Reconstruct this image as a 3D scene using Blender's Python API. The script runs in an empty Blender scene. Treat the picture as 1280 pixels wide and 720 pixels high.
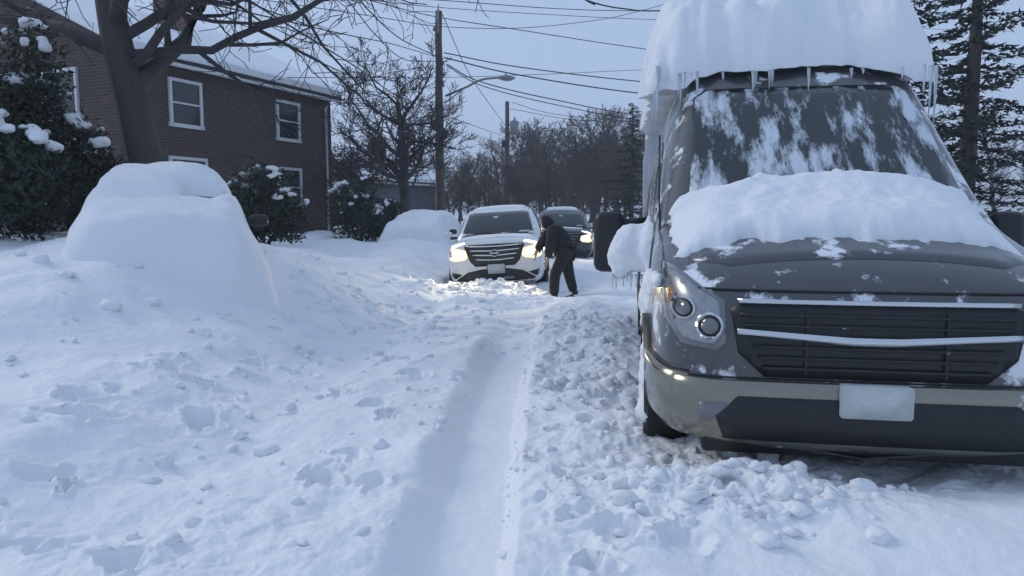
import bpy, bmesh, math, random
import numpy as np
from mathutils import Vector, Matrix, noise
from mathutils.bvhtree import BVHTree

random.seed(7)
SC = bpy.context.scene
COL = SC.collection
R = math.radians
PITCH = math.atan(92 / 900)
CAMH = 1.45


def at(px, py, Y):
    """point at depth Y seen at photo pixel (px, py) - used to read real positions off the photo"""
    u = (px - 640) / 900; v = (360 - py) / 900
    dy = math.cos(PITCH) + v * math.sin(PITCH); dz = -math.sin(PITCH) + v * math.cos(PITCH)
    t = Y / dy
    return Vector((u * t, Y, CAMH + dz * t))


# ------------------------------------------------------------------ materials
MATS = {}


def mat(name, col, rough=.6, metal=0., var=.12, scale=8., bump=0., bscale=40., coat=0., spec=.5, emit=None, estr=0.,
        flecks=None):
    if name in MATS: return MATS[name]
    m = bpy.data.materials.new(name); m.use_nodes = True
    nt = m.node_tree; b = nt.nodes['Principled BSDF']
    b.inputs['Roughness'].default_value = rough
    b.inputs['Metallic'].default_value = metal
    b.inputs['Specular IOR Level'].default_value = spec
    b.inputs['Coat Weight'].default_value = coat
    tc = nt.nodes.new('ShaderNodeTexCoord')
    n = nt.nodes.new('ShaderNodeTexNoise'); n.inputs['Scale'].default_value = scale; n.inputs['Detail'].default_value = 5
    nt.links.new(tc.outputs['Object'], n.inputs['Vector'])
    cr = nt.nodes.new('ShaderNodeMix'); cr.data_type = 'RGBA'
    cr.inputs['A'].default_value = (*[c * (1 - var) for c in col], 1)
    cr.inputs['B'].default_value = (*[min(1, c * (1 + var)) for c in col], 1)
    nt.links.new(n.outputs['Fac'], cr.inputs['Factor'])
    out = cr.outputs['Result']
    if flecks:                                   # stuck-on snow: (scale, threshold, softness)
        sc, th, so = flecks
        n2 = nt.nodes.new('ShaderNodeTexNoise'); n2.inputs['Scale'].default_value = sc; n2.inputs['Detail'].default_value = 7
        n2.inputs['Roughness'].default_value = .65
        nt.links.new(tc.outputs['Object'], n2.inputs['Vector'])
        mr = nt.nodes.new('ShaderNodeMapRange'); mr.inputs['From Min'].default_value = th; mr.inputs['From Max'].default_value = th + so
        nt.links.new(n2.outputs['Fac'], mr.inputs['Value'])
        mx = nt.nodes.new('ShaderNodeMix'); mx.data_type = 'RGBA'
        nt.links.new(mr.outputs['Result'], mx.inputs['Factor'])
        nt.links.new(out, mx.inputs['A']); mx.inputs['B'].default_value = (.78, .8, .84, 1)
        out = mx.outputs['Result']
        mr2 = nt.nodes.new('ShaderNodeMapRange'); mr2.inputs['To Min'].default_value = rough; mr2.inputs['To Max'].default_value = .8
        nt.links.new(mr.outputs['Result'], mr2.inputs['Value']); nt.links.new(mr2.outputs['Result'], b.inputs['Roughness'])
        if metal:
            mr3 = nt.nodes.new('ShaderNodeMapRange'); mr3.inputs['To Min'].default_value = metal; mr3.inputs['To Max'].default_value = 0
            nt.links.new(mr.outputs['Result'], mr3.inputs['Value']); nt.links.new(mr3.outputs['Result'], b.inputs['Metallic'])
    nt.links.new(out, b.inputs['Base Color'])
    if bump:
        n3 = nt.nodes.new('ShaderNodeTexNoise'); n3.inputs['Scale'].default_value = bscale; n3.inputs['Detail'].default_value = 6
        nt.links.new(tc.outputs['Object'], n3.inputs['Vector'])
        bp = nt.nodes.new('ShaderNodeBump'); bp.inputs['Strength'].default_value = bump; bp.inputs['Distance'].default_value = .02
        nt.links.new(n3.outputs['Fac'], bp.inputs['Height']); nt.links.new(bp.outputs['Normal'], b.inputs['Normal'])
    if emit:
        b.inputs['Emission Color'].default_value = (*emit, 1); b.inputs['Emission Strength'].default_value = estr
    MATS[name] = m
    return m


def snow_mat():
    m = bpy.data.materials.new('snow'); m.use_nodes = True
    nt = m.node_tree; b = nt.nodes['Principled BSDF']
    tc = nt.nodes.new('ShaderNodeTexCoord')
    n = nt.nodes.new('ShaderNodeTexNoise'); n.inputs['Scale'].default_value = 1.7; n.inputs['Detail'].default_value = 8
    nt.links.new(tc.outputs['Object'], n.inputs['Vector'])
    cr = nt.nodes.new('ShaderNodeMix'); cr.data_type = 'RGBA'
    cr.inputs['A'].default_value = (.80, .825, .86, 1); cr.inputs['B'].default_value = (.90, .91, .93, 1)
    nt.links.new(n.outputs['Fac'], cr.inputs['Factor']); nt.links.new(cr.outputs['Result'], b.inputs['Base Color'])
    b.inputs['Roughness'].default_value = .75; b.inputs['Specular IOR Level'].default_value = .25
    n1 = nt.nodes.new('ShaderNodeTexNoise'); n1.inputs['Scale'].default_value = 22; n1.inputs['Detail'].default_value = 9; n1.inputs['Roughness'].default_value = .62
    nt.links.new(tc.outputs['Object'], n1.inputs['Vector'])
    n2 = nt.nodes.new('ShaderNodeTexNoise'); n2.inputs['Scale'].default_value = 190; n2.inputs['Detail'].default_value = 4
    nt.links.new(tc.outputs['Object'], n2.inputs['Vector'])
    ad = nt.nodes.new('ShaderNodeMath'); ad.operation = 'MULTIPLY_ADD'; ad.inputs[1].default_value = .25
    nt.links.new(n2.outputs['Fac'], ad.inputs[0]); nt.links.new(n1.outputs['Fac'], ad.inputs[2])
    bp = nt.nodes.new('ShaderNodeBump'); bp.inputs['Strength'].default_value = .45; bp.inputs['Distance'].default_value = .03
    nt.links.new(ad.outputs[0], bp.inputs['Height']); nt.links.new(bp.outputs['Normal'], b.inputs['Normal'])
    return m


SNOW = snow_mat()


def brick_mat(name, c1, c2, mortar, scale=1.):
    m = bpy.data.materials.new(name); m.use_nodes = True
    nt = m.node_tree; b = nt.nodes['Principled BSDF']; b.inputs['Roughness'].default_value = .85
    tc = nt.nodes.new('ShaderNodeTexCoord')
    sx = nt.nodes.new('ShaderNodeSeparateXYZ'); nt.links.new(tc.outputs['Object'], sx.inputs[0])
    ad = nt.nodes.new('ShaderNodeMath'); nt.links.new(sx.outputs['X'], ad.inputs[0]); nt.links.new(sx.outputs['Y'], ad.inputs[1])
    cb = nt.nodes.new('ShaderNodeCombineXYZ'); nt.links.new(ad.outputs[0], cb.inputs['X']); nt.links.new(sx.outputs['Z'], cb.inputs['Y'])
    br = nt.nodes.new('ShaderNodeTexBrick'); br.inputs['Scale'].default_value = 1
    br.inputs['Brick Width'].default_value = .22 * scale; br.inputs['Row Height'].default_value = .075 * scale
    br.inputs['Mortar Size'].default_value = .008 * scale
    br.inputs['Color1'].default_value = (*c1, 1); br.inputs['Color2'].default_value = (*c2, 1); br.inputs['Mortar'].default_value = (*mortar, 1)
    nt.links.new(cb.outputs[0], br.inputs['Vector']); nt.links.new(br.outputs['Color'], b.inputs['Base Color'])
    return m


def ice_mat():
    m = bpy.data.materials.new('clear_ice'); m.use_nodes = True
    nt = m.node_tree; b = nt.nodes['Principled BSDF']
    b.inputs['Base Color'].default_value = (.82, .88, .95, 1); b.inputs['Roughness'].default_value = .18
    b.inputs['Transmission Weight'].default_value = .6; b.inputs['IOR'].default_value = 1.31
    return m


def frost_mat(name, sc, lo, hi):
    """streaky frost and run-down ice on glass"""
    m = bpy.data.materials.new(name); m.use_nodes = True
    nt = m.node_tree; b = nt.nodes['Principled BSDF']
    b.inputs['Base Color'].default_value = (.6, .66, .72, 1); b.inputs['Roughness'].default_value = .45
    tc = nt.nodes.new('ShaderNodeTexCoord'); mp = nt.nodes.new('ShaderNodeMapping')
    mp.inputs['Scale'].default_value = sc
    nt.links.new(tc.outputs['Object'], mp.inputs['Vector'])
    n = nt.nodes.new('ShaderNodeTexNoise'); n.inputs['Scale'].default_value = 1.5; n.inputs['Detail'].default_value = 11; n.inputs['Roughness'].default_value = .68
    nt.links.new(mp.outputs[0], n.inputs['Vector'])
    mr = nt.nodes.new('ShaderNodeMapRange'); mr.inputs['From Min'].default_value = lo; mr.inputs['From Max'].default_value = hi
    nt.links.new(n.outputs['Fac'], mr.inputs['Value']); nt.links.new(mr.outputs['Result'], b.inputs['Alpha'])
    return m


ICE = ice_mat(); FROST = frost_mat('frost_streaks', (13, 13, 1.3), .42, .66); FROSTW = frost_mat('frost_runs', (4.5, 1.0, 1.6), .49, .60)
M = dict(
    white_paint=mat('white_paint', (.74, .75, .74), .22, 0, .04, 3, coat=.6, flecks=(5, .6, .08)),
    silver_paint=mat('silver_paint', (.075, .078, .082), .28, .4, .1, 3, coat=.7, flecks=(3.4, .55, .05)),
    warm_silver=mat('warm_silver', (.26, .245, .20), .22, .7, .08, 4, coat=.4, flecks=(9, .66, .06)),
    dark_paint=mat('dark_paint', (.045, .05, .058), .25, .2, .08, 3, coat=.6, flecks=(6, .62, .08)),
    black=mat('black_plastic', (.015, .016, .018), .45, 0, .2, 12, flecks=(8, .68, .05)),
    clean_black=mat('clean_black', (.012, .013, .015), .4, 0, .2, 12),
    rubber=mat('rubber', (.02, .02, .021), .8, 0, .2, 15, bump=.2, flecks=(10, .6, .06)),
    glass=mat('dark_glass', (.02, .027, .028), .06, 0, .1, 3, coat=.3),
    chrome=mat('chrome', (.62, .64, .66), .12, 1, .05, 5),
    rim=mat('rim_alloy', (.3, .31, .33), .35, .8, .1, 9, flecks=(7, .55, .1)),
    lens=mat('clear_lens', (.16, .165, .17), .05, .3, .2, 20, coat=.8),
    reflector=mat('reflector', (.34, .35, .36), .3, .7, .35, 30),
    amber=mat('amber_lens', (.45, .16, .02), .2, 0, .1, 20),
    beam=mat('lit_lamp', (.9, .85, .7), .2, 0, .02, 5, emit=(1, .93, .62), estr=1.7),
    bowl=mat('lit_bowl', (.8, .75, .55), .25, 0, .05, 20, emit=(1, .84, .44), estr=.85),
    drl=mat('lit_strip', (.9, .9, .8), .2, 0, .02, 5, emit=(1, .93, .66), estr=1.3),
    plate=mat('plate', (.55, .57, .56), .4, 0, .12, 26),
    sticker=mat('sticker', (.6, .62, .62), .5, 0, .1, 30),
    bark=mat('bark', (.062, .056, .054), .9, 0, .35, 14, bump=.6, bscale=30),
    twig=mat('twig', (.058, .053, .055), .9, 0, .25, 6),
    far_bark=mat('far_bark', (.068, .059, .056), .9, 0, .2, 2),
    pole=mat('pole_wood', (.085, .068, .058), .85, 0, .3, 5, bump=.5, bscale=25),
    galv=mat('galvanised', (.22, .235, .235), .45, .6, .1, 10),
    wire=mat('wire', (.018, .019, .022), .6, 0, .1, 10),
    needle=mat('needle', (.020, .031, .022), .8, 0, .4, 4),
    yew=mat('yew_leaf', (.018, .030, .018), .7, 0, .45, 5),
    brown_leaf=mat('dry_leaf', (.07, .036, .028), .8, 0, .4, 4),
    siding=mat('siding', (.34, .33, .32), .7, 0, .06, 3),
    trim=mat('white_trim', (.6, .61, .62), .5, 0, .05, 6),
    shingle=mat('shingle', (.05, .05, .055), .9, 0, .3, 20, bump=.3),
    jacket=mat('jacket', (.012, .013, .017), .75, 0, .25, 14, bump=.35, bscale=18),
    trousers=mat('trousers', (.016, .017, .021), .85, 0, .25, 14, bump=.3, bscale=24),
    boot=mat('boot', (.02, .018, .017), .6, 0, .2, 20),
    skin=mat('skin', (.42, .26, .19), .5, 0, .06, 20),
)
BRICK = brick_mat('red_brick', (.12, .045, .032), (.16, .065, .045), (.2, .19, .18))
BRICKD = brick_mat('brown_brick', (.05, .032, .027), (.095, .052, .042), (.10, .095, .09), 1.2)
SIDE = brick_mat('clapboard', (.10, .11, .125), (.115, .125, .14), (.05, .055, .06), 1.8)


# ------------------------------------------------------------------ object helpers
def tag(o, label=None, cat=None, group=None, kind=None):
    if label: o['label'] = label
    if cat: o['category'] = cat
    if group: o['group'] = group
    if kind: o['kind'] = kind
    return o


def link_mesh(name, me, m, parent=None, smooth=True):
    if smooth and len(me.polygons): me.polygons.foreach_set('use_smooth', [True] * len(me.polygons))
    me.materials.append(m)
    o = bpy.data.objects.new(name, me); COL.objects.link(o)
    if parent: o.parent = parent
    return o


def from_bm(name, bm, m, parent=None, smooth=True, subsurf=0, bevel=0):
    bmesh.ops.recalc_face_normals(bm, faces=bm.faces)
    me = bpy.data.meshes.new(name); bm.to_mesh(me); bm.free()
    o = link_mesh(name, me, m, parent, smooth)
    if bevel:
        b = o.modifiers.new('bevel', 'BEVEL'); b.width = bevel; b.segments = 2; b.limit_method = 'ANGLE'
    if subsurf:
        s = o.modifiers.new('sub', 'SUBSURF'); s.levels = subsurf; s.render_levels = subsurf
    return o


def from_data(name, V, F, m, parent=None, smooth=True):
    me = bpy.data.meshes.new(name); me.from_pydata(V, [], F); me.update()
    return link_mesh(name, me, m, parent, smooth)


def empty(name, loc, rz=0., label=None, cat=None, group=None):
    o = bpy.data.objects.new(name, None); COL.objects.link(o)
    o.location = loc; o.rotation_euler = (0, 0, rz); o.empty_display_size = .2
    return tag(o, label, cat, group)


def copy_tree(o, parent=None):
    c = o.copy(); COL.objects.link(c)
    if parent: c.parent = parent
    for ch in list(o.children): copy_tree(ch, c)
    return c


def box(bm, c, s, rot=None):
    Mx = Matrix.Translation(Vector(c)) @ (rot.to_4x4() if rot else Matrix()) @ Matrix.Diagonal((*s, 1))
    return bmesh.ops.create_cube(bm, size=1, matrix=Mx)['verts']


class Tubes:
    def __init__(s): s.V = []; s.F = []

    def add(s, pts, rads, k=6, cap=True):
        n0 = len(s.V); pts = [Vector(p) for p in pts]
        ref = Vector((.13, .21, 1)).normalized()
        for i, p in enumerate(pts):
            d = (pts[min(i + 1, len(pts) - 1)] - pts[max(i - 1, 0)])
            d = d.normalized() if d.length > 1e-9 else Vector((0, 0, 1))
            r0 = ref if abs(d.dot(ref)) < .95 else Vector((1, 0, 0))
            a = d.cross(r0).normalized(); b = d.cross(a)
            r = rads[i] if hasattr(rads, '__len__') else rads
            for j in range(k):
                t = 2 * math.pi * j / k
                s.V.append(p + a * (r * math.cos(t)) + b * (r * math.sin(t)))
        for i in range(len(pts) - 1):
            for j in range(k):
                s.F.append((n0 + i * k + j, n0 + i * k + (j + 1) % k, n0 + (i + 1) * k + (j + 1) % k, n0 + (i + 1) * k + j))
        if cap:
            s.F.append(tuple(n0 + j for j in range(k))[::-1])
            e = n0 + (len(pts) - 1) * k
            s.F.append(tuple(e + j for j in range(k)))

    def build(s, name, m, parent=None): return from_data(name, [tuple(v) for v in s.V], s.F, m, parent)


def tube(name, pts, rads, m, parent=None, k=8):
    t = Tubes(); t.add(pts, rads, k); return t.build(name, m, parent)


def loft(secs, capf=True, capb=True):
    """secs: list of (y, half profile [(x,z)...] from bottom centre to top centre)"""
    bm = bmesh.new(); rows = []
    for y, pts in secs:
        Rr = [bm.verts.new((x, y, z)) for x, z in pts]
        L = [v if abs(v.co.x) < 1e-6 else bm.verts.new((-v.co.x, y, v.co.z)) for v in Rr]
        rows.append((L, Rr))
    for (La, Ra), (Lb, Rb) in zip(rows, rows[1:]):
        for i in range(len(La) - 1):
            for A, B in ((La, Lb), (Ra, Rb)):
                f = [A[i], A[i + 1], B[i + 1], B[i]]
                f = list(dict.fromkeys(f))
                if len(f) > 2:
                    try: bm.faces.new(f)
                    except ValueError: pass
    for flag, (L, Rr) in ((capf, rows[0]), (capb, rows[-1])):
        if not flag: continue
        for i in range(len(L) - 1):
            f = list(dict.fromkeys([L[i], L[i + 1], Rr[i + 1], Rr[i]]))
            if len(f) > 2:
                try: bm.faces.new(f)
                except ValueError: pass
    return bm


def bvh_of(o):
    dg = bpy.context.evaluated_depsgraph_get()
    return BVHTree.FromObject(o, dg)


AX = {'front': (Vector((0, 1, 0)), lambda a, b: Vector((a, -6, b))),
      'back': (Vector((0, -1, 0)), lambda a, b: Vector((a, 12, b))),
      'left': (Vector((1, 0, 0)), lambda a, b: Vector((-6, a, b))),
      'right': (Vector((-1, 0, 0)), lambda a, b: Vector((6, a, b))),
      'top': (Vector((0, 0, -1)), lambda a, b: Vector((a, b, 6)))}


def patch(name, bvh, outline, axis, m, parent, off=.004, thick=.03, res=.05, bulge=0., smooth=True):
    """a panel cut to an outline and fitted onto the bodywork"""
    d, org = AX[axis]
    bm = bmesh.new()
    f = bm.faces.new([bm.verts.new((a, b, 0)) for a, b in outline])
    A = [p[0] for p in outline]; B = [p[1] for p in outline]
    for k, (lo, hi) in enumerate(((min(A), max(A)), (min(B), max(B)))):
        n = max(1, int((hi - lo) / res))
        for i in range(1, n):
            c = lo + (hi - lo) * i / n
            co = (c, 0, 0) if k == 0 else (0, c, 0); no = (1, 0, 0) if k == 0 else (0, 1, 0)
            bmesh.ops.bisect_plane(bm, geom=bm.verts[:] + bm.edges[:] + bm.faces[:], plane_co=co, plane_no=no)
    bmesh.ops.triangulate(bm, faces=[f for f in bm.faces if len(f.verts) > 4])
    ca = (min(A) + max(A)) / 2; cb = (min(B) + max(B)) / 2; ha = (max(A) - min(A)) / 2; hb = (max(B) - min(B)) / 2
    for v in bm.verts:
        o = org(v.co.x, v.co.y)
        h = bvh.ray_cast(o, d)
        p = h[0]
        if p is None:
            p = bvh.find_nearest(o + d * 6)[0]
            q = o + d * ((p - o).dot(d)); p = q
        bl = bulge * max(0, 1 - ((v.co.x - ca) / ha) ** 2) * max(0, 1 - ((v.co.y - cb) / hb) ** 2) if bulge else 0
        v.co = p - d * (off + bl)
    g = bmesh.ops.extrude_face_region(bm, geom=bm.faces[:])
    for v in [e for e in g['geom'] if isinstance(e, bmesh.types.BMVert)]: v.co += d * (thick + off)
    return from_bm(name, bm, m, parent, smooth)


def mirror_outline(o): return [(-a, b) for a, b in o][::-1]


def rrect(cx, cz, w, h, r=.02, n=3):
    pts = []
    for sx, sz, a0 in ((1, 1, 0), (-1, 1, 90), (-1, -1, 180), (1, -1, 270)):
        for i in range(n + 1):
            a = R(a0 + 90 * i / n)
            pts.append((cx + sx * (w / 2 - r) + r * math.cos(a), cz + sz * (h / 2 - r) + r * math.sin(a)))
    return pts


# ------------------------------------------------------------------ noise and the snow ground
def hash2(ix, iy, s):
    h = (ix.astype(np.int64) * 374761393 + iy.astype(np.int64) * 668265263 + s * 974634777) & 0x7fffffff
    h = ((h ^ (h >> 13)) * 1274126177) & 0x7fffffff
    h = ((h ^ (h >> 15)) * 73244475) & 0x7fffffff
    return ((h ^ (h >> 16)) & 0xffffff) / float(0xffffff)


def pn(x, y, s=0):
    ix = np.floor(x); iy = np.floor(y); fx = x - ix; fy = y - iy
    ux = fx ** 3 * (fx * (fx * 6 - 15) + 10); uy = fy ** 3 * (fy * (fy * 6 - 15) + 10)

    def g(a, b):
        t = hash2(a, b, s) * 6.2831853
        return np.cos(t) * (x - a) + np.sin(t) * (y - b)
    n = (g(ix, iy) * (1 - ux) + g(ix + 1, iy) * ux) * (1 - uy) + (g(ix, iy + 1) * (1 - ux) + g(ix + 1, iy + 1) * ux) * uy
    return n * 1.5


def clods(x, y, cell, s, keep=.6):
    """half sunk lumps"""
    X = x / cell; Y = y / cell; ix = np.floor(X); iy = np.floor(Y); out = np.zeros_like(X)
    for dx in (-1, 0, 1):
        for dy in (-1, 0, 1):
            a = ix + dx; b = iy + dy
            px = a + hash2(a, b, s); py = b + hash2(a, b, s + 1)
            r = (.2 + .42 * hash2(a, b, s + 2)) * (hash2(a, b, s + 3) < keep)
            an = hash2(a, b, s + 4) * 3.14; e = .65 + .35 * hash2(a, b, s + 5)
            ex = (X - px) * np.cos(an) + (Y - py) * np.sin(an); ey = (-(X - px) * np.sin(an) + (Y - py) * np.cos(an)) / e
            q = 1 - (ex * ex + ey * ey) / np.maximum(r, 1e-4) ** 2
            out = np.maximum(out, np.sqrt(np.clip(q, 0, 1)) * r * .75)
    return out * cell


def ss(a, b, v):
    t = np.clip((v - a) / (b - a), 0, 1)
    return t * t * (3 - 2 * t)


def gau(x, y, cx, cy, rx, ry): return np.exp(-((x - cx) / rx) ** 2 - ((y - cy) / ry) ** 2)


rng = np.random.RandomState(5)
DENTS = [(rng.uniform(-2.6, -.65), rng.uniform(2.6, 10), rng.uniform(.04, .1), rng.uniform(.03, .09), rng.uniform(0, 3.14)) for _ in range(90)]
DENTS += [(rng.uniform(-.1, 1.0), rng.uniform(2.4, 9), rng.uniform(.035, .08), rng.uniform(.03, .08), rng.uniform(0, 3.14)) for _ in range(70)]


def H(x, y, fine=True):
    x = np.asarray(x, float); y = np.asarray(y, float)
    wx = x + .12 * pn(x * 1.3, y * 1.3, 31); wy = y + .12 * pn(x * 1.3, y * 1.3, 32)
    l = x - .0555 * y
    z = .18 + .05 * pn(x * .45, y * .35, 1) + .035 * pn(wx * 1.2, wy * 1.0, 2)
    near = ss(45, 20, y)
    z = z + near * .028 * pn(wx * 3.1, wy * 2.6, 3)
    lw = l + .25 * pn(x * .6, y * .5, 9) + .1 * pn(x * 2, y * 2, 10)
    bank = ss(-1.85, -3.3, lw)
    z = z + bank * (.36 + .12 * pn(x * .8, y * .5, 4)) * ss(-1, 6, y) + ss(-4.2, -7, lw) * .25
    # the driveway and yard rise on the near left
    z = z + .30 * ss(-2.6, -4.2, x) * ss(3.8, 6.2, y) * ss(16, 11, y)
    # right bank beyond the van
    z = z + ss(3.0, 4.2, lw) * .4
    # ploughed-up heaps: in front of the car, by the van's bumper
    z = z + .10 * gau(x, y, -.25, 12.4, .7, .35) + .14 * gau(x, y, -1.55, 11.6, .45, .8) + .02 * gau(x, y, .55, 11.6, .8, .7)
    z = z + .10 * gau(x, y, -.5, 10.6, 1.2, .5) + .12 * gau(x, y, 1.0, 9.6, .5, 1.1)
    z = z + .13 * gau(x, y, 1.1, 3.05, .45, .3) + .12 * gau(x, y, 2.1, 2.7, .9, .4) + .10 * gau(x, y, .85, 7.0, .35, 1.0)
    # wheel trench of the near side front wheel
    z = z - .17 * ss(.32, .16, abs(l + 1.78)) * ss(12.2, 12.8, y) * ss(19, 18, y)
    z = z - .20 * gau(x, y, .95, 12.2, .5, .9)
    z = z + .34 * np.exp(-(((x + 3.9) / 1.45) ** 2 + ((y - 8.6) / 2.6) ** 2) ** 2) + .28 * np.exp(-(((x + 2.6) / 1.3) ** 2 + ((y - 21.2) / 2.9) ** 2) ** 2)
    # tyre rut towards the camera
    lc = -.375 + .035 * np.sin(y * .8) + .02 * pn(y * 1.7, y * 0 + 3.3, 6) * 1.0
    edge = .05 * pn(x * 4, y * 3, 7) + .025 * pn(x * 11, y * 9, 8)
    dl = (lc - .12 - l) / .23 + edge; dr = (l - (lc + .13)) / (.05 + .014 * np.maximum(y, 0)) + edge * 2.2
    t = np.maximum(ss(0, 1, dl), ss(0, 1, dr))
    fade = ss(10.2, 5.8, y)
    floor = .012 * pn(x * 1.5, y * .8, 11) + .005 * pn(x * 9, y * 5, 12) + .012
    depth = (1 - t) * fade
    z = z * (1 - depth) + floor * depth
    # faint second rut and old softened wheel marks on the left
    d2 = np.exp(-((l + 1.72) / .2) ** 2) * ss(2, 5, y) * ss(12.5, 11, y)
    z = z - .05 * d2
    if not fine: return z
    # rough, tumbled snow
    rough = (1 - depth) ** 3 * (.20 + .45 * ss(-.1, .45, pn(x * .55, y * .42, 14)))
    rough = rough + (1 - depth) ** 2 * ss(-.18, -.05, l) * ss(1.1, .75, l) * ss(2.9, 3.6, y) * ss(11, 8, y) * (.10 + .42 * ss(-.12, .3, pn(x * 1.1, y * .8, 18)))
    rough = rough + .8 * gau(x, y, 1.05, 3.1, .4, .22)
    rough = rough * (1 - .8 * ss(.1, .6, x) * ss(2.85, 2.6, y)) * ss(34, 16, y) * (1 - .6 * bank)
    rough = np.clip(rough, 0, 1.15)
    wx2 = x + .05 * pn(x * 8, y * 8, 33) + .02 * pn(x * 23, y * 23, 35); wy2 = y + .05 * pn(x * 8, y * 8, 34) + .02 * pn(x * 23, y * 23, 36)
    c = .75 * clods(wx2, wy2, .34, 20, .45) + .8 * clods(wx2, wy2, .17, 40, .5) + .8 * clods(wx2, wy2, .085, 60, .45) + .7 * clods(wx2, wy2, .04, 80, .4)
    z = z + rough * (c * .27 + .030 * pn(x * 9, y * 8, 15) + .012 * pn(wx2 * 21, wy2 * 19, 16) + .007 * pn(wx2 * 47, wy2 * 43, 19))
    z = z + .0035 * pn(x * 16, y * 14, 17) * near
    for dx, dy, r, dp, an in DENTS:
        m = (abs(x - dx) < .5) & (abs(y - dy) < .5)
        if not m.any(): continue
        ux = wx2[m] + .07 * pn(x[m] * 6, y[m] * 6, 51) - dx; uy = wy2[m] + .07 * pn(x[m] * 6, y[m] * 6, 52) - dy
        a = ux * math.cos(an) + uy * math.sin(an); b = -ux * math.sin(an) + uy * math.cos(an)
        q = np.sqrt((a / (r * 1.5)) ** 2 + (b / r) ** 2)
        z[m] += (-dp * ss(1.3, .4, q) + .2 * dp * np.exp(-((q - 1.3) / .25) ** 2)) * (1 - depth[m])
    return z


def h1(x, y): return float(H(np.array([x]), np.array([y]), False)[0])


def build_ground():
    us = list(np.arange(-.8, .8001, .0024)); s = .0024; u = .8
    side = []
    while u < 5: s *= 1.13; u += s; side.append(u)
    us = np.array([-v for v in side[::-1]] + us + side)
    ys = list(np.arange(-14, 1.2, .25)); y = 1.2
    while y < 30: ys.append(y); y *= 1.0034
    s = .1
    while y < 420: ys.append(y); s *= 1.06; y += s
    ys = np.array(ys)
    Y, U = np.meshgrid(ys, us, indexing='ij')
    X = U * np.sqrt(Y * Y + 4)
    Z = H(X.ravel(), Y.ravel()).reshape(X.shape)
    V = np.stack([X, Y, Z], -1).reshape(-1, 3).astype(np.float32)
    nr, nc = X.shape
    idx = np.arange(nr * nc).reshape(nr, nc)
    F = np.stack([idx[:-1, :-1], idx[:-1, 1:], idx[1:, 1:], idx[1:, :-1]], -1).reshape(-1, 4)
    me = bpy.data.meshes.new('snow_ground')
    me.vertices.add(len(V)); me.vertices.foreach_set('co', V.ravel())
    me.loops.add(F.size); me.loops.foreach_set('vertex_index', F.ravel().astype(np.int32))
    me.polygons.add(len(F)); me.polygons.foreach_set('loop_start', (np.arange(len(F)) * 4).astype(np.int32))
    me.update(calc_edges=True); me.validate()
    o = link_mesh('snow_ground', me, SNOW)
    o['kind'] = 'structure'


build_ground()


def icolump(V, F, c, r, rg, sub=1):
    bm = bmesh.new(); bmesh.ops.create_icosphere(bm, subdivisions=sub, radius=1)
    s = Vector((rg.uniform(.7, 1.3), rg.uniform(.7, 1.2), rg.uniform(.55, .9)))
    o = rg.uniform(0, 100); n0 = len(V); bm.verts.ensure_lookup_table()
    for v in bm.verts:
        k = 1 + .5 * noise.noise(v.co * 1.3 + Vector((o, o, o))) + .3 * noise.noise(v.co * 3.1 + Vector((o, o, o)))
        V.append((c[0] + v.co.x * s.x * r * k, c[1] + v.co.y * s.y * r * k, c[2] + v.co.z * s.z * r * k))
    for f in bm.faces: F.append(tuple(n0 + v.index for v in f.verts))
    bm.free()


def build_clods():
    V = []; F = []; rg = random.Random(3); P = []
    for _ in range(260): P.append((rg.gauss(.42, .33) + .0555 * 5, rg.uniform(2.9, 9), rg.choice([.015, .02, .03, .045, .06])))
    for _ in range(200): P.append((rg.gauss(1.05, .3), rg.gauss(3.0, .2), rg.choice([.008, .012, .02, .03, .045])))
    for _ in range(190):
        y = rg.uniform(2.7, 13); P.append((.0555 * y - rg.uniform(.62, 2.6), y, rg.choice([.012, .02, .03, .05])))
    for _ in range(40):
        y = rg.uniform(2.3, 8); P.append((.0555 * y - .375 + .13 + abs(rg.gauss(0, .05)), y, rg.choice([.01, .015, .025])))
    for _ in range(260): P.append((rg.gauss(-.4, .8), rg.gauss(12.2, .5), rg.choice([.02, .03, .045, .06])))
    for _ in range(200):
        x = rg.uniform(-7, -1.6); P.append((x, rg.uniform(3.5, 12), rg.choice([.02, .03, .05, .07])))
    A = np.array(P); Z = H(A[:, 0], A[:, 1], True)
    for (x, y, r), z in zip(P, Z): icolump(V, F, (x, y, z + r * rg.uniform(-.1, .3)), r * rg.uniform(.5, 1.2), rg, 2)
    o = from_data('snow_clods', V, F, SNOW); o['kind'] = 'stuff'
    tag(o, 'loose white lumps of tumbled snow scattered over the road', 'snow lumps')


build_clods()


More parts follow.
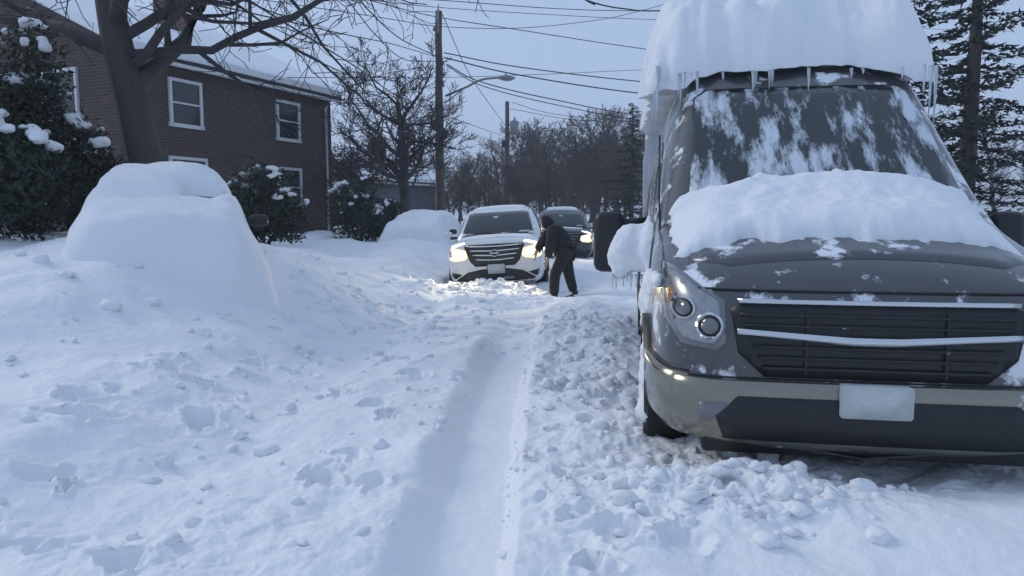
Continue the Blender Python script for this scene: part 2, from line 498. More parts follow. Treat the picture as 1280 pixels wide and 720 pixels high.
# ------------------------------------------------------------------ snow piles that lie on things
def snow_slab(name, parent, fn, a0, a1, b0, b1, na, nb, thick, seed=0, rag=.05, m=SNOW, edge=.12):
    """fn(a,b)->point of the surface below; thick(a,b)->depth. Rounded slab of snow"""
    V = []; F = []

    def eprof(t, e): return math.sqrt(max(0, 1 - (1 - min(1, t / e)) ** 2)) if e > 0 else 1

    def wob(s, t):
        a = a0 + (a1 - a0) * s; b = b0 + (b1 - b0) * t; g = rag * (1 - eprof(min(s, 1 - s), .3)); h = rag * (1 - eprof(min(t, 1 - t), .3))
        na_ = noise.noise(Vector((b * 2.3, seed, 1))) + .6 * noise.noise(Vector((b * 7, seed, 2))) + .3 * noise.noise(Vector((b * 19, seed, 3)))
        nb_ = noise.noise(Vector((a * 2.3, seed, 5))) + .6 * noise.noise(Vector((a * 7, seed, 6))) + .3 * noise.noise(Vector((a * 19, seed, 7)))
        return a + (g * na_ if s < .5 else -g * na_), b + (h * nb_ if t < .5 else -h * nb_)
    for i in range(na + 1):
        for j in range(nb + 1):
            s = i / na; t = j / nb
            p = fn(*wob(s, t))
            k = eprof(min(s, 1 - s), edge) * eprof(min(t, 1 - t), edge)
            q = Vector(p) * 2.3 + Vector((seed, seed, 0))
            nn = .34 * noise.noise(q) + .17 * noise.noise(q * 2.9) + .07 * noise.noise(q * 8)
            k *= 1 - .25 * max(0, noise.noise(q * 1.7 + Vector((9, 9, 9))))
            V.append((p[0], p[1], p[2] + thick * k * (1 + nn)))
    n = len(V)
    for i in range(na + 1):
        for j in range(nb + 1):
            p = fn(*wob(i / na, j / nb))
            V.append((p[0], p[1], p[2] - .004))
    w = nb + 1
    for i in range(na):
        for j in range(nb):
            q = i * w + j
            F.append((q, q + w, q + w + 1, q + 1)); F.append((n + q, n + q + 1, n + q + w + 1, n + q + w))
    for i in range(na):
        q = i * w; F.append((q, n + q, n + q + w, q + w)); q += nb; F.append((q, q + w, n + q + w, n + q))
    for j in range(nb):
        q = j; F.append((q, q + 1, n + q + 1, n + q)); q = na * w + j; F.append((q, n + q, n + q + 1, q + 1))
    return from_data(name, V, F, m, parent)


def blob(name, parent, balls, m=SNOW, voxel=.03, seed=0, amp=.02, freq=5.):
    """lumpy snow mass grown from overlapping balls [(x,y,z,r)] (remeshed into one skin)"""
    bm = bmesh.new()
    for x, y, z, r in balls:
        rr = r if hasattr(r, '__len__') else (r, r, r)
        bmesh.ops.create_icosphere(bm, subdivisions=3, radius=1, matrix=Matrix.Translation((x, y, z)) @ Matrix.Diagonal((*rr, 1)))
    o = from_bm(name, bm, m, parent)
    md = o.modifiers.new('rm', 'REMESH'); md.mode = 'VOXEL'; md.voxel_size = voxel; md.use_smooth_shade = True
    sm = o.modifiers.new('sm', 'SMOOTH'); sm.iterations = 6; sm.factor = .5
    dg = bpy.context.evaluated_depsgraph_get()
    me = bpy.data.meshes.new_from_object(o.evaluated_get(dg))
    o.modifiers.clear(); o.data = me
    sv = Vector((seed * 1.7, seed, 3))
    for v in me.vertices:
        k = amp * (noise.noise(v.co * freq + sv) + .5 * noise.noise(v.co * freq * 2.7 + sv) + .25 * noise.noise(v.co * freq * 7 + sv))
        v.co += v.normal * k
    me.polygons.foreach_set('use_smooth', [True] * len(me.polygons))
    return o


# ------------------------------------------------------------------ wheels
def wheel(parent, x, y, z, r, w, side):
    """side -1: outer face looks to -x"""
    e = bpy.data.objects.new('wheel', None); COL.objects.link(e); e.parent = parent; e.location = (x, y, z)
    bm = bmesh.new()
    prof = [(-.5, .62), (-.5, .9), (-.38, .99), (.38, .99), (.5, .9), (.5, .62)]
    n = 36; rows = []
    for i in range(n):
        a = 2 * math.pi * i / n
        rows.append([bm.verts.new((px * w, math.cos(a) * pr * r, math.sin(a) * pr * r)) for px, pr in prof])
    for i in range(n):
        A = rows[i]; B = rows[(i + 1) % n]
        for j in range(len(prof)): bm.faces.new((A[j], A[(j + 1) % 6], B[(j + 1) % 6], B[j]))
    from_bm('tyre', bm, M['rubber'], e, True, 0)
    bm = bmesh.new()
    Rx = Matrix.Rotation(R(90), 4, 'Y')
    bmesh.ops.create_cone(bm, cap_ends=True, segments=32, radius1=r * .64, radius2=r * .64, depth=w * .5, matrix=Rx)
    xo = side * w * .40
    for i in range(5):
        a = 2 * math.pi * i / 5
        rot = Matrix.Rotation(a, 3, 'X')
        box(bm, rot @ Vector((xo, 0, r * .32)), (w * .14, r * .16, r * .56), rot)
    bmesh.ops.create_cone(bm, cap_ends=True, segments=16, radius1=r * .15, radius2=r * .12, depth=w * .2, matrix=Matrix.Translation((xo, 0, 0)) @ Rx)
    from_bm('rim', bm, M['rim'], e, False)
    return e


# ------------------------------------------------------------------ crossover cars (one white coming towards us, one dark behind)
def crossover(name, loc, rz, roll, paint, label, cat, lamps, L=4.6, dark=False):
    root = empty(name, loc, rz, label, cat)
    root.rotation_euler = (0, R(roll), rz)
    fit = globals()['patch']

    def patch(nm, bv, o, ax, *a, **k):            # the nose is a tall one: stretch everything on it
        if ax == 'front' and bv is bb: o = [(x, .25 + (z - .25) * 1.17) for x, z in o]
        return fit(nm, bv, o, ax, *a, **k)

    def sec(y, zb, zt, w, cr): return (y, [(0, zb), (w * .8, zb), (w * .96, zb + .09), (w, zb + .42 * (zt - zb)), (w * .985, zt - .17), (w * .93, zt - .045), (w * .8, zt), (w * .4, zt + cr * .8), (0, zt + cr)])
    S = [sec(0, .30, .94, .62, .03), sec(.025, .27, .985, .72, .035), (sec(.09, .24, 1.03, .82, .04)), sec(.22, .22, 1.055, .88, .04), sec(.5, .21, 1.07, .91, .045),
         sec(1.0, .2, 1.09, .92, .045), sec(1.4, .2, 1.09, .92, .03), sec(3.3, .2, 1.10, .92, .03), sec(L - .45, .22, 1.10, .905, .03), sec(L - .12, .27, 1.05, .86, .03), sec(L, .34, .98, .76, .02)]
    body = from_bm('body', loft(S), paint, root, True, 2)

    def gs(y, zb, zt, wb, wt): return (y, [(wb, zb), (wb * .99, zb + (zt - zb) * .3), (wt + .03, zt - .10), (wt, zt - .045), (wt * .86, zt - .005), (wt * .4, zt + .02), (0, zt + .025)])
    G = [gs(.98, 1.02, 1.10, .80, .76), gs(1.15, 1.02, 1.24, .84, .73), gs(1.72, 1.02, 1.605, .87, .655), gs(1.95, 1.02, 1.66, .87, .65), gs(2.6, 1.02, 1.685, .87, .65), gs(3.5, 1.02, 1.655, .86, .64),
         gs(L - .55, 1.02, 1.58, .84, .62), gs(L - .2, 1.02, 1.2, .82, .66)]
    cab = from_bm('cabin', loft(G), paint, root, True, 2)
    bb = bvh_of(body); bc = bvh_of(cab)
    ws = patch('windshield', bc, [(-.71, 1.115), (.71, 1.115), (.60, 1.55), (.5, 1.575), (-.5, 1.575), (-.60, 1.55)], 'front', M['glass'], root, .006, .01, .07)
    for n_, o_ in (('sticker', rrect(-.05, 1.47, .10, .045)), ('sticker', rrect(.52, 1.175, .2, .035))):
        patch(n_, bc, o_, 'front', M['sticker'], ws, .010, .004, .06)
    tube('wiper', [(.1, 1.0, 1.155), (-.3, 1.02, 1.165), (-.62, 1.05, 1.15)], .012, M['clean_black'], root, 5)
    tube('wiper', [(.6, 1.03, 1.14), (.3, 1.0, 1.16), (.12, .99, 1.15)], .012, M['clean_black'], root, 5)
    for sd, ax in ((-1, 'left'), (1, 'right')):
        patch('front_window', bc, [(1.45, 1.15), (2.55, 1.16), (2.5, 1.53), (1.95, 1.53)], ax, M['glass'], root, .005, .01, .12)
        patch('rear_window', bc, [(2.65, 1.16), (3.7, 1.18), (3.5, 1.50), (2.62, 1.53)], ax, M['glass'], root, .005, .01, .12)
        door = patch('door', bb, [(1.3, .38), (2.5, .38), (2.6, 1.02), (1.32, 1.02)], ax, paint, root, .006, .01, .12)
        patch('handle', bb, rrect(2.4, .92, .2, .03, .012), ax, M['clean_black'], door, .035, .02, .1)
        rd = patch('rear_door', bb, [(2.53, .38), (3.35, .38), (3.7, .7), (3.62, 1.02), (2.63, 1.02)], ax, paint, root, .006, .01, .12)
        patch('handle', bb, rrect(3.45, .92, .2, .03, .012), ax, M['clean_black'], rd, .035, .02, .1)
        for yc in (.92, L - .95):
            arch = [(yc + .44 * math.cos(R(a)), .33 + .44 * math.sin(R(a))) for a in range(-12, 193, 15)]
            arch += [(yc + .36 * math.cos(R(a)), .33 + .36 * math.sin(R(a))) for a in range(192, -13, -15)]
            patch('wheel_arch', bb, arch, ax, M['clean_black'], root, .02, .03, .2)
            well = [(yc + .365 * math.cos(R(a)), .33 + .365 * math.sin(R(a))) for a in range(0, 360, 15)]
            patch('wheel_well', bb, well, ax, M['clean_black'], root, .004, .01, .2)
            wheel(root, sd * .83, yc, .335, .345, .22, sd)
        # mirror
        mr = from_bm('side_mirror', _mirror_bm(sd), paint, root, True, 2)
        bm = bmesh.new(); box(bm, (sd * .90, 1.30, 1.10), (.14, .06, .05)); from_bm('stalk', bm, M['clean_black'], mr, True, 0, .01)
        # rails and pillars
        tube('roof_rail', [(sd * .62, 1.95, 1.645), (sd * .625, 2.05, 1.70), (sd * .63, 2.6, 1.725), (sd * .62, 3.5, 1.70), (sd * .61, 3.75, 1.63)], .02, M['galv'] if not dark else M['black'], root, 6)
        # lamp cluster
        hl = [(.49, .70), (.55, .655), (.74, .635), (.85, .67), (.868, .83), (.74, .845), (.52, .80)]
        dr = [(.53, .905), (.68, .868), (.83, .835), (.85, .862), (.70, .905), (.55, .928)]
        if sd < 0: hl = mirror_outline(hl); dr = mirror_outline(dr)
        lit = lamps != 'one' or sd > 0
        h = patch('headlight', bb, hl, 'front', M['bowl'] if lit else M['lens'], root, .010, .03, .05)
        cx = sd * .665
        patch('lamp', bb, rrect(cx, .745, .24, .105, .05, 4), 'front', M['beam'] if lit else M['lens'], h, .02, .02, .04)
        patch('lamp', bb, rrect(sd * .815, .75, .05, .09, .02, 4), 'front', M['lens'], h, .018, .02, .04)
        patch('running_light', bb, dr, 'front', M['drl'] if lit else M['lens'], root, .012, .03, .05)
        # corner of lower bumper
        fl = [(.60, .43), (.80, .47), (.82, .40), (.74, .36)]
        if sd < 0: fl = mirror_outline(fl)
        patch('fog_recess', bb, fl, 'front', M['clean_black'], root, .006, .02, .05)
    # grille with V frame, slats, badge
    g = patch('grille', bb, [(-.36, .545), (.36, .545), (.45, .62), (.55, .86), (.50, .885), (-.50, .885), (-.55, .86), (-.45, .62)], 'front', M['clean_black'], root, .008, .03, .06)
    for k, zz in enumerate((.845, .775, .705, .635)):
        hw = .50 - .05 * k
        patch('slat', bb, [(-hw, zz + .012), (-.1, zz - .006), (.1, zz - .006), (hw, zz + .012), (hw, zz + .030), (.1, zz + .016), (-.1, zz + .016), (-hw, zz + .030)], 'front', M['chrome'] if not dark else M['galv'], g, .022, .02, .06)
    if not dark:
        ring = [(.075 * math.cos(R(a)), .745 + .062 * math.sin(R(a))) for a in range(0, 360, 20)]
        em = patch('emblem', bb, ring, 'front', M['clean_black'], root, .036, .03, .05)
        for a0 in (20, 200):
            arc = [(.07 * math.cos(R(a)), .745 + .058 * math.sin(R(a))) for a in range(a0, a0 + 141, 20)] + [(.055 * math.cos(R(a)), .745 + .044 * math.sin(R(a))) for a in range(a0 + 140, a0 - 1, -20)]
            patch('emblem_arc', bb, arc, 'front', M['chrome'], em, .042, .01, .05)
        patch('emblem_bar', bb, rrect(0, .745, .17, .022, .008), 'front', M['chrome'], em, .044, .01, .05)
    pl = patch('licence_plate', bb, rrect(.02, .50, .31, .145, .015), 'front', M['plate'], root, .035, .03, .1)
    patch('plate_frame', bb, rrect(.02, .50, .335, .17, .018), 'front', M['clean_black'], root, .028, .03, .1)
    lo = patch('lower_grille', bb, [(-.76, .275), (.76, .275), (.70, .36), (.50, .46), (.24, .50), (-.24, .50), (-.50, .46), (-.70, .36)], 'front', M['clean_black'], root, .009, .03, .06)
    for x0, x1 in ((-.40, -.16), (.12, .36)):
        patch('skid_plate', bb, [(x0, .33), (x1, .33), (x1 - .03, .375), (x0 + .03, .375)], 'front', M['galv'], lo, .02, .02, .05)
    patch('bumper_lip', bb, [(-.70, .262), (.70, .262), (.72, .285), (-.72, .285)], 'front', M['galv'], root, .03, .03, .06)
    return root, bb, bc


def _mirror_bm(sd):
    bm = bmesh.new(); vs = box(bm, (sd * 1.02, 1.30, 1.17), (.2, .12, .14))
    for v in vs:
        if v.co.y < 1.3: v.co.x = sd * 1.02 + (v.co.x - sd * 1.02) * .75; v.co.z = 1.17 + (v.co.z - 1.17) * .75
    bmesh.ops.subdivide_edges(bm, edges=bm.edges[:], cuts=1, use_grid_fill=True)
    return bm


ROAD = -math.atan(.0555)          # street direction, clockwise from +y
suv, bb, bc = crossover('suv', (-.27, 13.0, -.07), ROAD, -3.3, M['white_paint'], 'white SUV with both headlights lit, stuck behind a heap of snow', 'car', 'both')
# thin snow on the bonnet, the roof and ledges
def on(bvh, lift=0.):
    def f(a, b):
        h = bvh.ray_cast(Vector((a, b, 6)), Vector((0, 0, -1)))
        z = h[0].z if h[0] else 1.0
        return (a, b, z + lift)
    return f
snow_slab('snow_cover', suv, on(bb), -.70, .70, .30, .96, 40, 22, .022, 3, edge=.1)
snow_slab('snow_cover', suv, on(bc), -.52, .52, 1.82, 3.9, 30, 40, .022, 4, edge=.08)
suv2, bb2, bc2 = crossover('suv', (1.47, 20.8, -.06), ROAD, 0, M['dark_paint'], 'dark grey SUV with one lit headlight, waiting behind the white SUV', 'car', 'one', dark=True)
snow_slab('snow_cover', suv2, on(bb2), -.6, .6, .5, .96, 24, 12, .015, 5)
snow_slab('snow_cover', suv2, on(bc2), -.5, .5, 1.9, 3.9, 24, 30, .06, 6)


def lamp(root, x, y, z, power, size=R(110), blend=.8, tilt=-3):
    ld = bpy.data.lights.new('headlamp_beam', 'SPOT'); ld.energy = power; ld.color = (1, .84, .52); ld.spot_size = size; ld.spot_blend = blend; ld.shadow_soft_size = .06
    o = bpy.data.objects.new('headlamp_beam', ld); COL.objects.link(o); o.parent = root; o.location = (x, y, z)
    o.rotation_euler = (R(90 + tilt), 0, R(180))       # looks along local -y
    return o


for x in (-.665, .665): lamp(suv, x, -.12, .83, 85)
lamp(suv2, .665, -.12, .77, 22)


# ------------------------------------------------------------------ van on the right
def build_van():
    ang = -math.atan(.165)
    root = empty('van', (1.66, 3.25, 0), ang, 'dark grey high roof van facing us, with thick snow on its roof and mirror', 'van')

    def sec(y, zb, w, zs, zh, ze, zt, wu, wt):
        # bottom, sill, mid, shoulder, belt, upper side, roof edge, roof centre
        return (y, [(0, zb), (w * .82, zb), (w * .965, zb + .08), (w, zb + .3 * (zs - zb)), (w, zs), (w * .985, zh), (wu, ze), (wt, zt - .07), (wt * .88, zt - .01), (wt * .45, zt + .03), (0, zt + .04)])
    S = [sec(.00, .42, .66, .70, .88, .95, .99, .62, .60), sec(.03, .36, .78, .72, .92, 1.02, 1.07, .74, .70), sec(.10, .32, .88, .74, .98, 1.10, 1.15, .84, .78),
         sec(.26, .29, .955, .76, 1.05, 1.18, 1.235, .90, .82), sec(.55, .28, .99, .78, 1.12, 1.27, 1.33, .92, .84), sec(.92, .27, 1.0, .80, 1.18, 1.37, 1.44, .93, .85),
         sec(1.02, .27, 1.0, .80, 1.2, 1.42, 1.54, .93, .84), sec(1.78, .27, 1.0, .80, 1.25, 1.86, 2.33, .925, .76), sec(1.98, .27, 1.0, .80, 1.25, 1.95, 2.47, .92, .76), sec(2.3, .27, 1.0, .80, 1.25, 1.98, 2.52, .92, .77),
         sec(3.6, .27, 1.0, .80, 1.25, 1.98, 2.54, .92, .78), sec(5.3, .27, 1.0, .80, 1.25, 1.98, 2.53, .92, .78), sec(5.55, .32, .97, .80, 1.25, 1.95, 2.46, .89, .74)]
    body = from_bm('body', loft(S), M['silver_paint'], root, True, 2)
    b = bvh_of(body)
    # windshield and side glass
    ws = patch('windshield', b, [(-.78, 1.50), (.78, 1.50), (.70, 2.25), (.62, 2.31), (-.62, 2.31), (-.70, 2.25)], 'front', M['glass'], root, .006, .01, .08)
    patch('frost', b, [(-.77, 1.51), (.77, 1.51), (.69, 2.24), (.61, 2.30), (-.61, 2.30), (-.69, 2.24)], 'front', FROSTW, ws, .014, .004, .05)
    for x0, x1 in ((.62, -.05), (-.02, -.68)):
        tube('wiper', [(x0, .93, 1.475), ((x0 + x1) / 2, .95, 1.52), (x1, 1.0, 1.53)], .014, M['clean_black'], root, 6)
    for sd, ax in ((-1, 'left'), (1, 'right')):
        dr = patch('front_door', b, [(1.18, .42), (2.2, .40), (2.28, 1.95), (1.95, 1.97), (1.72, 1.80), (1.22, 1.30)], ax, M['silver_paint'], root, .008, .01, .10)
        w = patch('front_window', b, [(1.40, 1.32), (2.18, 1.30), (2.2, 1.86), (1.88, 1.86)], ax, M['glass'], root, .014, .01, .08)
        patch('frost', b, [(1.42, 1.33), (2.17, 1.31), (2.19, 1.85), (1.88, 1.85)], ax, FROST, w, .02, .004, .06)
        patch('handle', b, rrect(2.08, 1.12, .2, .05, .02), ax, M['clean_black'], dr, .05, .03, .1)
        patch('side_moulding', b, [(1.25, .60), (5.3, .58), (5.3, .70), (1.25, .72)], ax, M['black'], root, .02, .02, .2)
        patch('bumper_side', b, [(.06, .30), (.50, .28), (.53, .42), (.62, .60), (.66, .70), (.06, .68)], ax, M['warm_silver'], root, .035, .04, .06)
        patch('seam', b, [(.06, .69), (.7, .71), (.7, .72), (.06, .70)], ax, M['clean_black'], root, .01, .01, .06)
        patch('sill_trim', b, [(1.45, .32), (4.0, .31), (4.0, .40), (1.45, .42)], ax, M['black'], root, .02, .02, .2)
        patch('load_door', b, [(2.5, .42), (3.75, .40), (3.75, 2.0), (2.5, 2.0)], ax, M['silver_paint'], root, .008, .01, .2)
        for yc in (.95, 4.35):
            arch = [(yc + .47 * math.cos(R(a)), .38 + .47 * math.sin(R(a))) for a in range(-18, 199, 12)]
            arch += [(yc + .40 * math.cos(R(a)), .38 + .40 * math.sin(R(a))) for a in range(198, -19, -12)]
            patch('wheel_arch', b, arch, ax, M['black'], root, .035, .05, .12)
            well = [(yc + .405 * math.cos(R(a)), .38 + .405 * math.sin(R(a))) for a in range(0, 360, 12)]
            patch('wheel_well', b, well, ax, M['clean_black'], root, .004, .01, .2)
            wheel(root, sd * .90, yc, .36, .36, .24, sd)
    # nose: bonnet shut line, grille, lamps, bumper
    hd = patch('bonnet', b, [(-.80, .34), (-.62, .20), (.62, .20), (.80, .34), (.80, .90), (-.80, .90)], 'top', M['silver_paint'], root, .008, .01, .07)
    g = patch('grille', b, [(-.48, .69), (.48, .69), (.60, .80), (.64, 1.01), (.58, 1.035), (-.58, 1.035), (-.64, 1.01), (-.60, .80)], 'front', M['clean_black'], root, .012, .05, .06)
    for i, zz in enumerate((.735, .785, .835, .885, .935, .985)):
        hw = .49 + .022 * i
        patch('slat', b, [(-hw, zz - .007), (hw, zz - .007), (hw, zz + .007), (-hw, zz + .007)], 'front', M['black'], g, .03, .03, .06)
    patch('slat', b, [(-.61, .895), (-.1, .855), (.1, .855), (.61, .895), (.61, .92), (.1, .89), (-.1, .89), (-.61, .92)], 'front', M['chrome'], g, .045, .03, .06)
    patch('grille_surround', b, [(-.60, 1.037), (.60, 1.037), (.61, 1.056), (-.61, 1.056)], 'front', M['chrome'], root, .022, .02, .06)
    for x in (-.3, .3):
        patch('slat', b, rrect(x, .86, .012, .30, .004), 'front', M['black'], g, .028, .02, .06)
    patch('seam', b, [(-.86, 1.092), (.86, 1.092), (.86, 1.099), (-.86, 1.099)], 'front', M['clean_black'], root, .011, .01, .05)
    patch('seam', b, [(-.93, .676), (.93, .676), (.93, .684), (-.93, .684)], 'front', M['clean_black'], root, .006, .01, .05)
    for sd in (-1, 1):
        hl = [(.655, .84), (.70, .80), (.86, .83), (.93, .93), (.95, 1.06), (.935, 1.20), (.88, 1.19), (.76, 1.10), (.665, 1.045)]
        if sd < 0: hl = mirror_outline(hl)
        h = patch('headlight', b, hl, 'front', M['lens'], root, .012, .04, .04)
        mx_ = sum(p[0] for p in hl) / len(hl); mz_ = sum(p[1] for p in hl) / len(hl)
        patch('reflector', b, [(mx_ + (a - mx_) * .84, mz_ + (c - mz_) * .84) for a, c in hl], 'front', M['reflector'], h, .017, .02, .03)
        for cx, cz, r in ((.735, .925, .052), (.855, 1.0, .046)):
            for k_, m_, o_ in ((1.25, 'chrome', .023), (1.0, 'clean_black', .027), (.72, 'lens', .036)):
                patch('projector', b, [(sd * cx + r * k_ * math.cos(R(a)), cz + r * k_ * math.sin(R(a))) for a in range(0, 360, 20)], 'front', M[m_], h, o_, .02, .03)
        ab = [(.89, .93), (.925, 1.02), (.91, 1.10), (.885, 1.06)]
        if sd < 0: ab = mirror_outline(ab)
        patch('indicator', b, ab, 'front', M['amber'], h, .018, .02, .03)
        fg = rrect(sd * .70, .52, .16, .09, .03)
        patch('fog_lamp', b, fg, 'front', M['lens'], root, .05, .03, .04)
    bp = patch('bumper', b, [(-.9, .40), (-.62, .34), (.62, .34), (.9, .40), (.93, .56), (.90, .67), (-.90, .67), (-.93, .56)], 'front', M['warm_silver'], root, .045, .06, .05)
    patch('air_intake', b, [(-.66, .39), (.66, .39), (.70, .50), (.60, .60), (-.60, .60), (-.70, .50)], 'front', M['clean_black'], bp, .055, .02, .06)
    bm = bmesh.new(); box(bm, (0, .16, .34), (1.5, .18, .10)); from_bm('air_dam', bm, M['clean_black'], root, True, 0, .02)
    patch('licence_plate', b, rrect(0, .60, .31, .15, .015), 'front', M['plate'], root, .075, .03, .1)
    # tall door mirror on the street side, packed with snow
    mr = None
    for sd in (-1, 1):
        bm = bmesh.new(); box(bm, (sd * 1.26, 1.60, 1.26), (.21, .13, .42))
        mr = from_bm('door_mirror', bm, M['clean_black'], root, True, 0, .055)
        for zz in (1.40, 1.12):
            tube('mirror_arm', [(sd * .95, 1.62, zz + .02), (sd * 1.1, 1.60, zz), (sd * 1.20, 1.59, zz)], .022, M['clean_black'], mr, 8)
        bm = bmesh.new(); box(bm, (sd * 1.26, 1.668, 1.26), (.17, .012, .36)); from_bm('mirror_glass', bm, M['glass'], mr, True, 0, .004)
    tube('antenna', [(-.93, 1.02, 1.30), (-.945, 1.0, 1.55), (-.95, .97, 1.92)], .006, M['clean_black'], root, 5)
    # snow: roof slab, bonnet, mirror, plastered flank
    snow_slab('snow_cover', root, lambda x, y: (x, y, (on(b)(max(-.74, min(.74, x)), max(2.12, y))[2]) - .10 * max(0, abs(x) - .74) - .45 * max(0, 1.98 - y)), -.98, .87, 1.84, 5.6, 90, 110, .66, 8, edge=.16, rag=.09)
    snow_slab('snow_cover', root, on(b), -.88, .80, .42, 1.08, 110, 50, .15, 9, edge=.3, rag=.11)
    blob('snow_cover', root, [(-1.08, 1.42, 1.22, (.16, .13, .16)), (-1.17, 1.46, 1.17, (.10, .10, .14)), (-.96, 1.36, 1.22, (.12, .14, .17)), (-1.08, 1.45, 1.33, (.12, .1, .07)), (-1.18, 1.45, 1.08, (.07, .09, .08)), (-.95, 1.3, 1.08, (.07, .10, .12)), (-.99, 1.42, 1.40, (.03, .03, .06))], voxel=.02, seed=4, amp=.02, freq=7)
    blob('snow_cover', root, [(-.97, 1.15, .95, (.07, .25, .18)), (-.97, 1.6, .85, (.06, .34, .16)), (-.98, 2.0, .98, (.05, .3, .14)), (-.97, 1.0, 1.02, (.06, .25, .10)), (-.99, 2.3, .75, (.05, .35, .14)), (-.965, .55, 1.10, (.04, .2, .05)), (-.98, 1.35, .70, (.05, .3, .16)), (-.96, 1.9, 1.15, (.04, .3, .08)), (-.985, 1.2, .5, (.05, .14, .14))], voxel=.025, seed=6, amp=.02, freq=8)
    blob('snow_cover', root, [(-1.0, .90, .48, (.05, .16, .14)), (-1.0, 1.05, .36, (.05, .17, .12)), (-.99, 1.12, .56, (.05, .1, .12)), (-1.0, .8, .3, (.06, .2, .1))], voxel=.025, seed=7, amp=.02, freq=9)
    rg = random.Random(11)
    for i in range(20):
        x = -.85 + 1.7 * rg.random() ** 1.4; ln = .03 + min(.4, rg.expovariate(11)) * (1.5 if x < -.5 else 1)
        y = 1.72 + rg.uniform(-.03, .04); z0 = 2.42
        tube('icicle', [(x, y, z0), (x + .004, y, z0 - ln * .5), (x + .002, y, z0 - ln)], [rg.uniform(.009, .017), .008, .002], ICE, root, 6)
    for i in range(16):
        y = 1.75 + 1.2 * (i + rg.random() * .6) / 16; ln = rg.uniform(.1, .45)
        tube('icicle', [(-.94, y, 2.48), (-.945, y, 2.48 - ln * .5), (-.94, y, 2.48 - ln)], [.022, .012, .002], ICE, root, 6)
    for i in range(10):
        x = -1.24 + .34 * (i + rg.random() * .6) / 10; ln = rg.uniform(.04, .1)
        tube('icicle', [(x, 1.42, 1.05), (x, 1.42, 1.04 - ln)], [.012, .002], ICE, root, 5)
    return root


VAN = build_van()


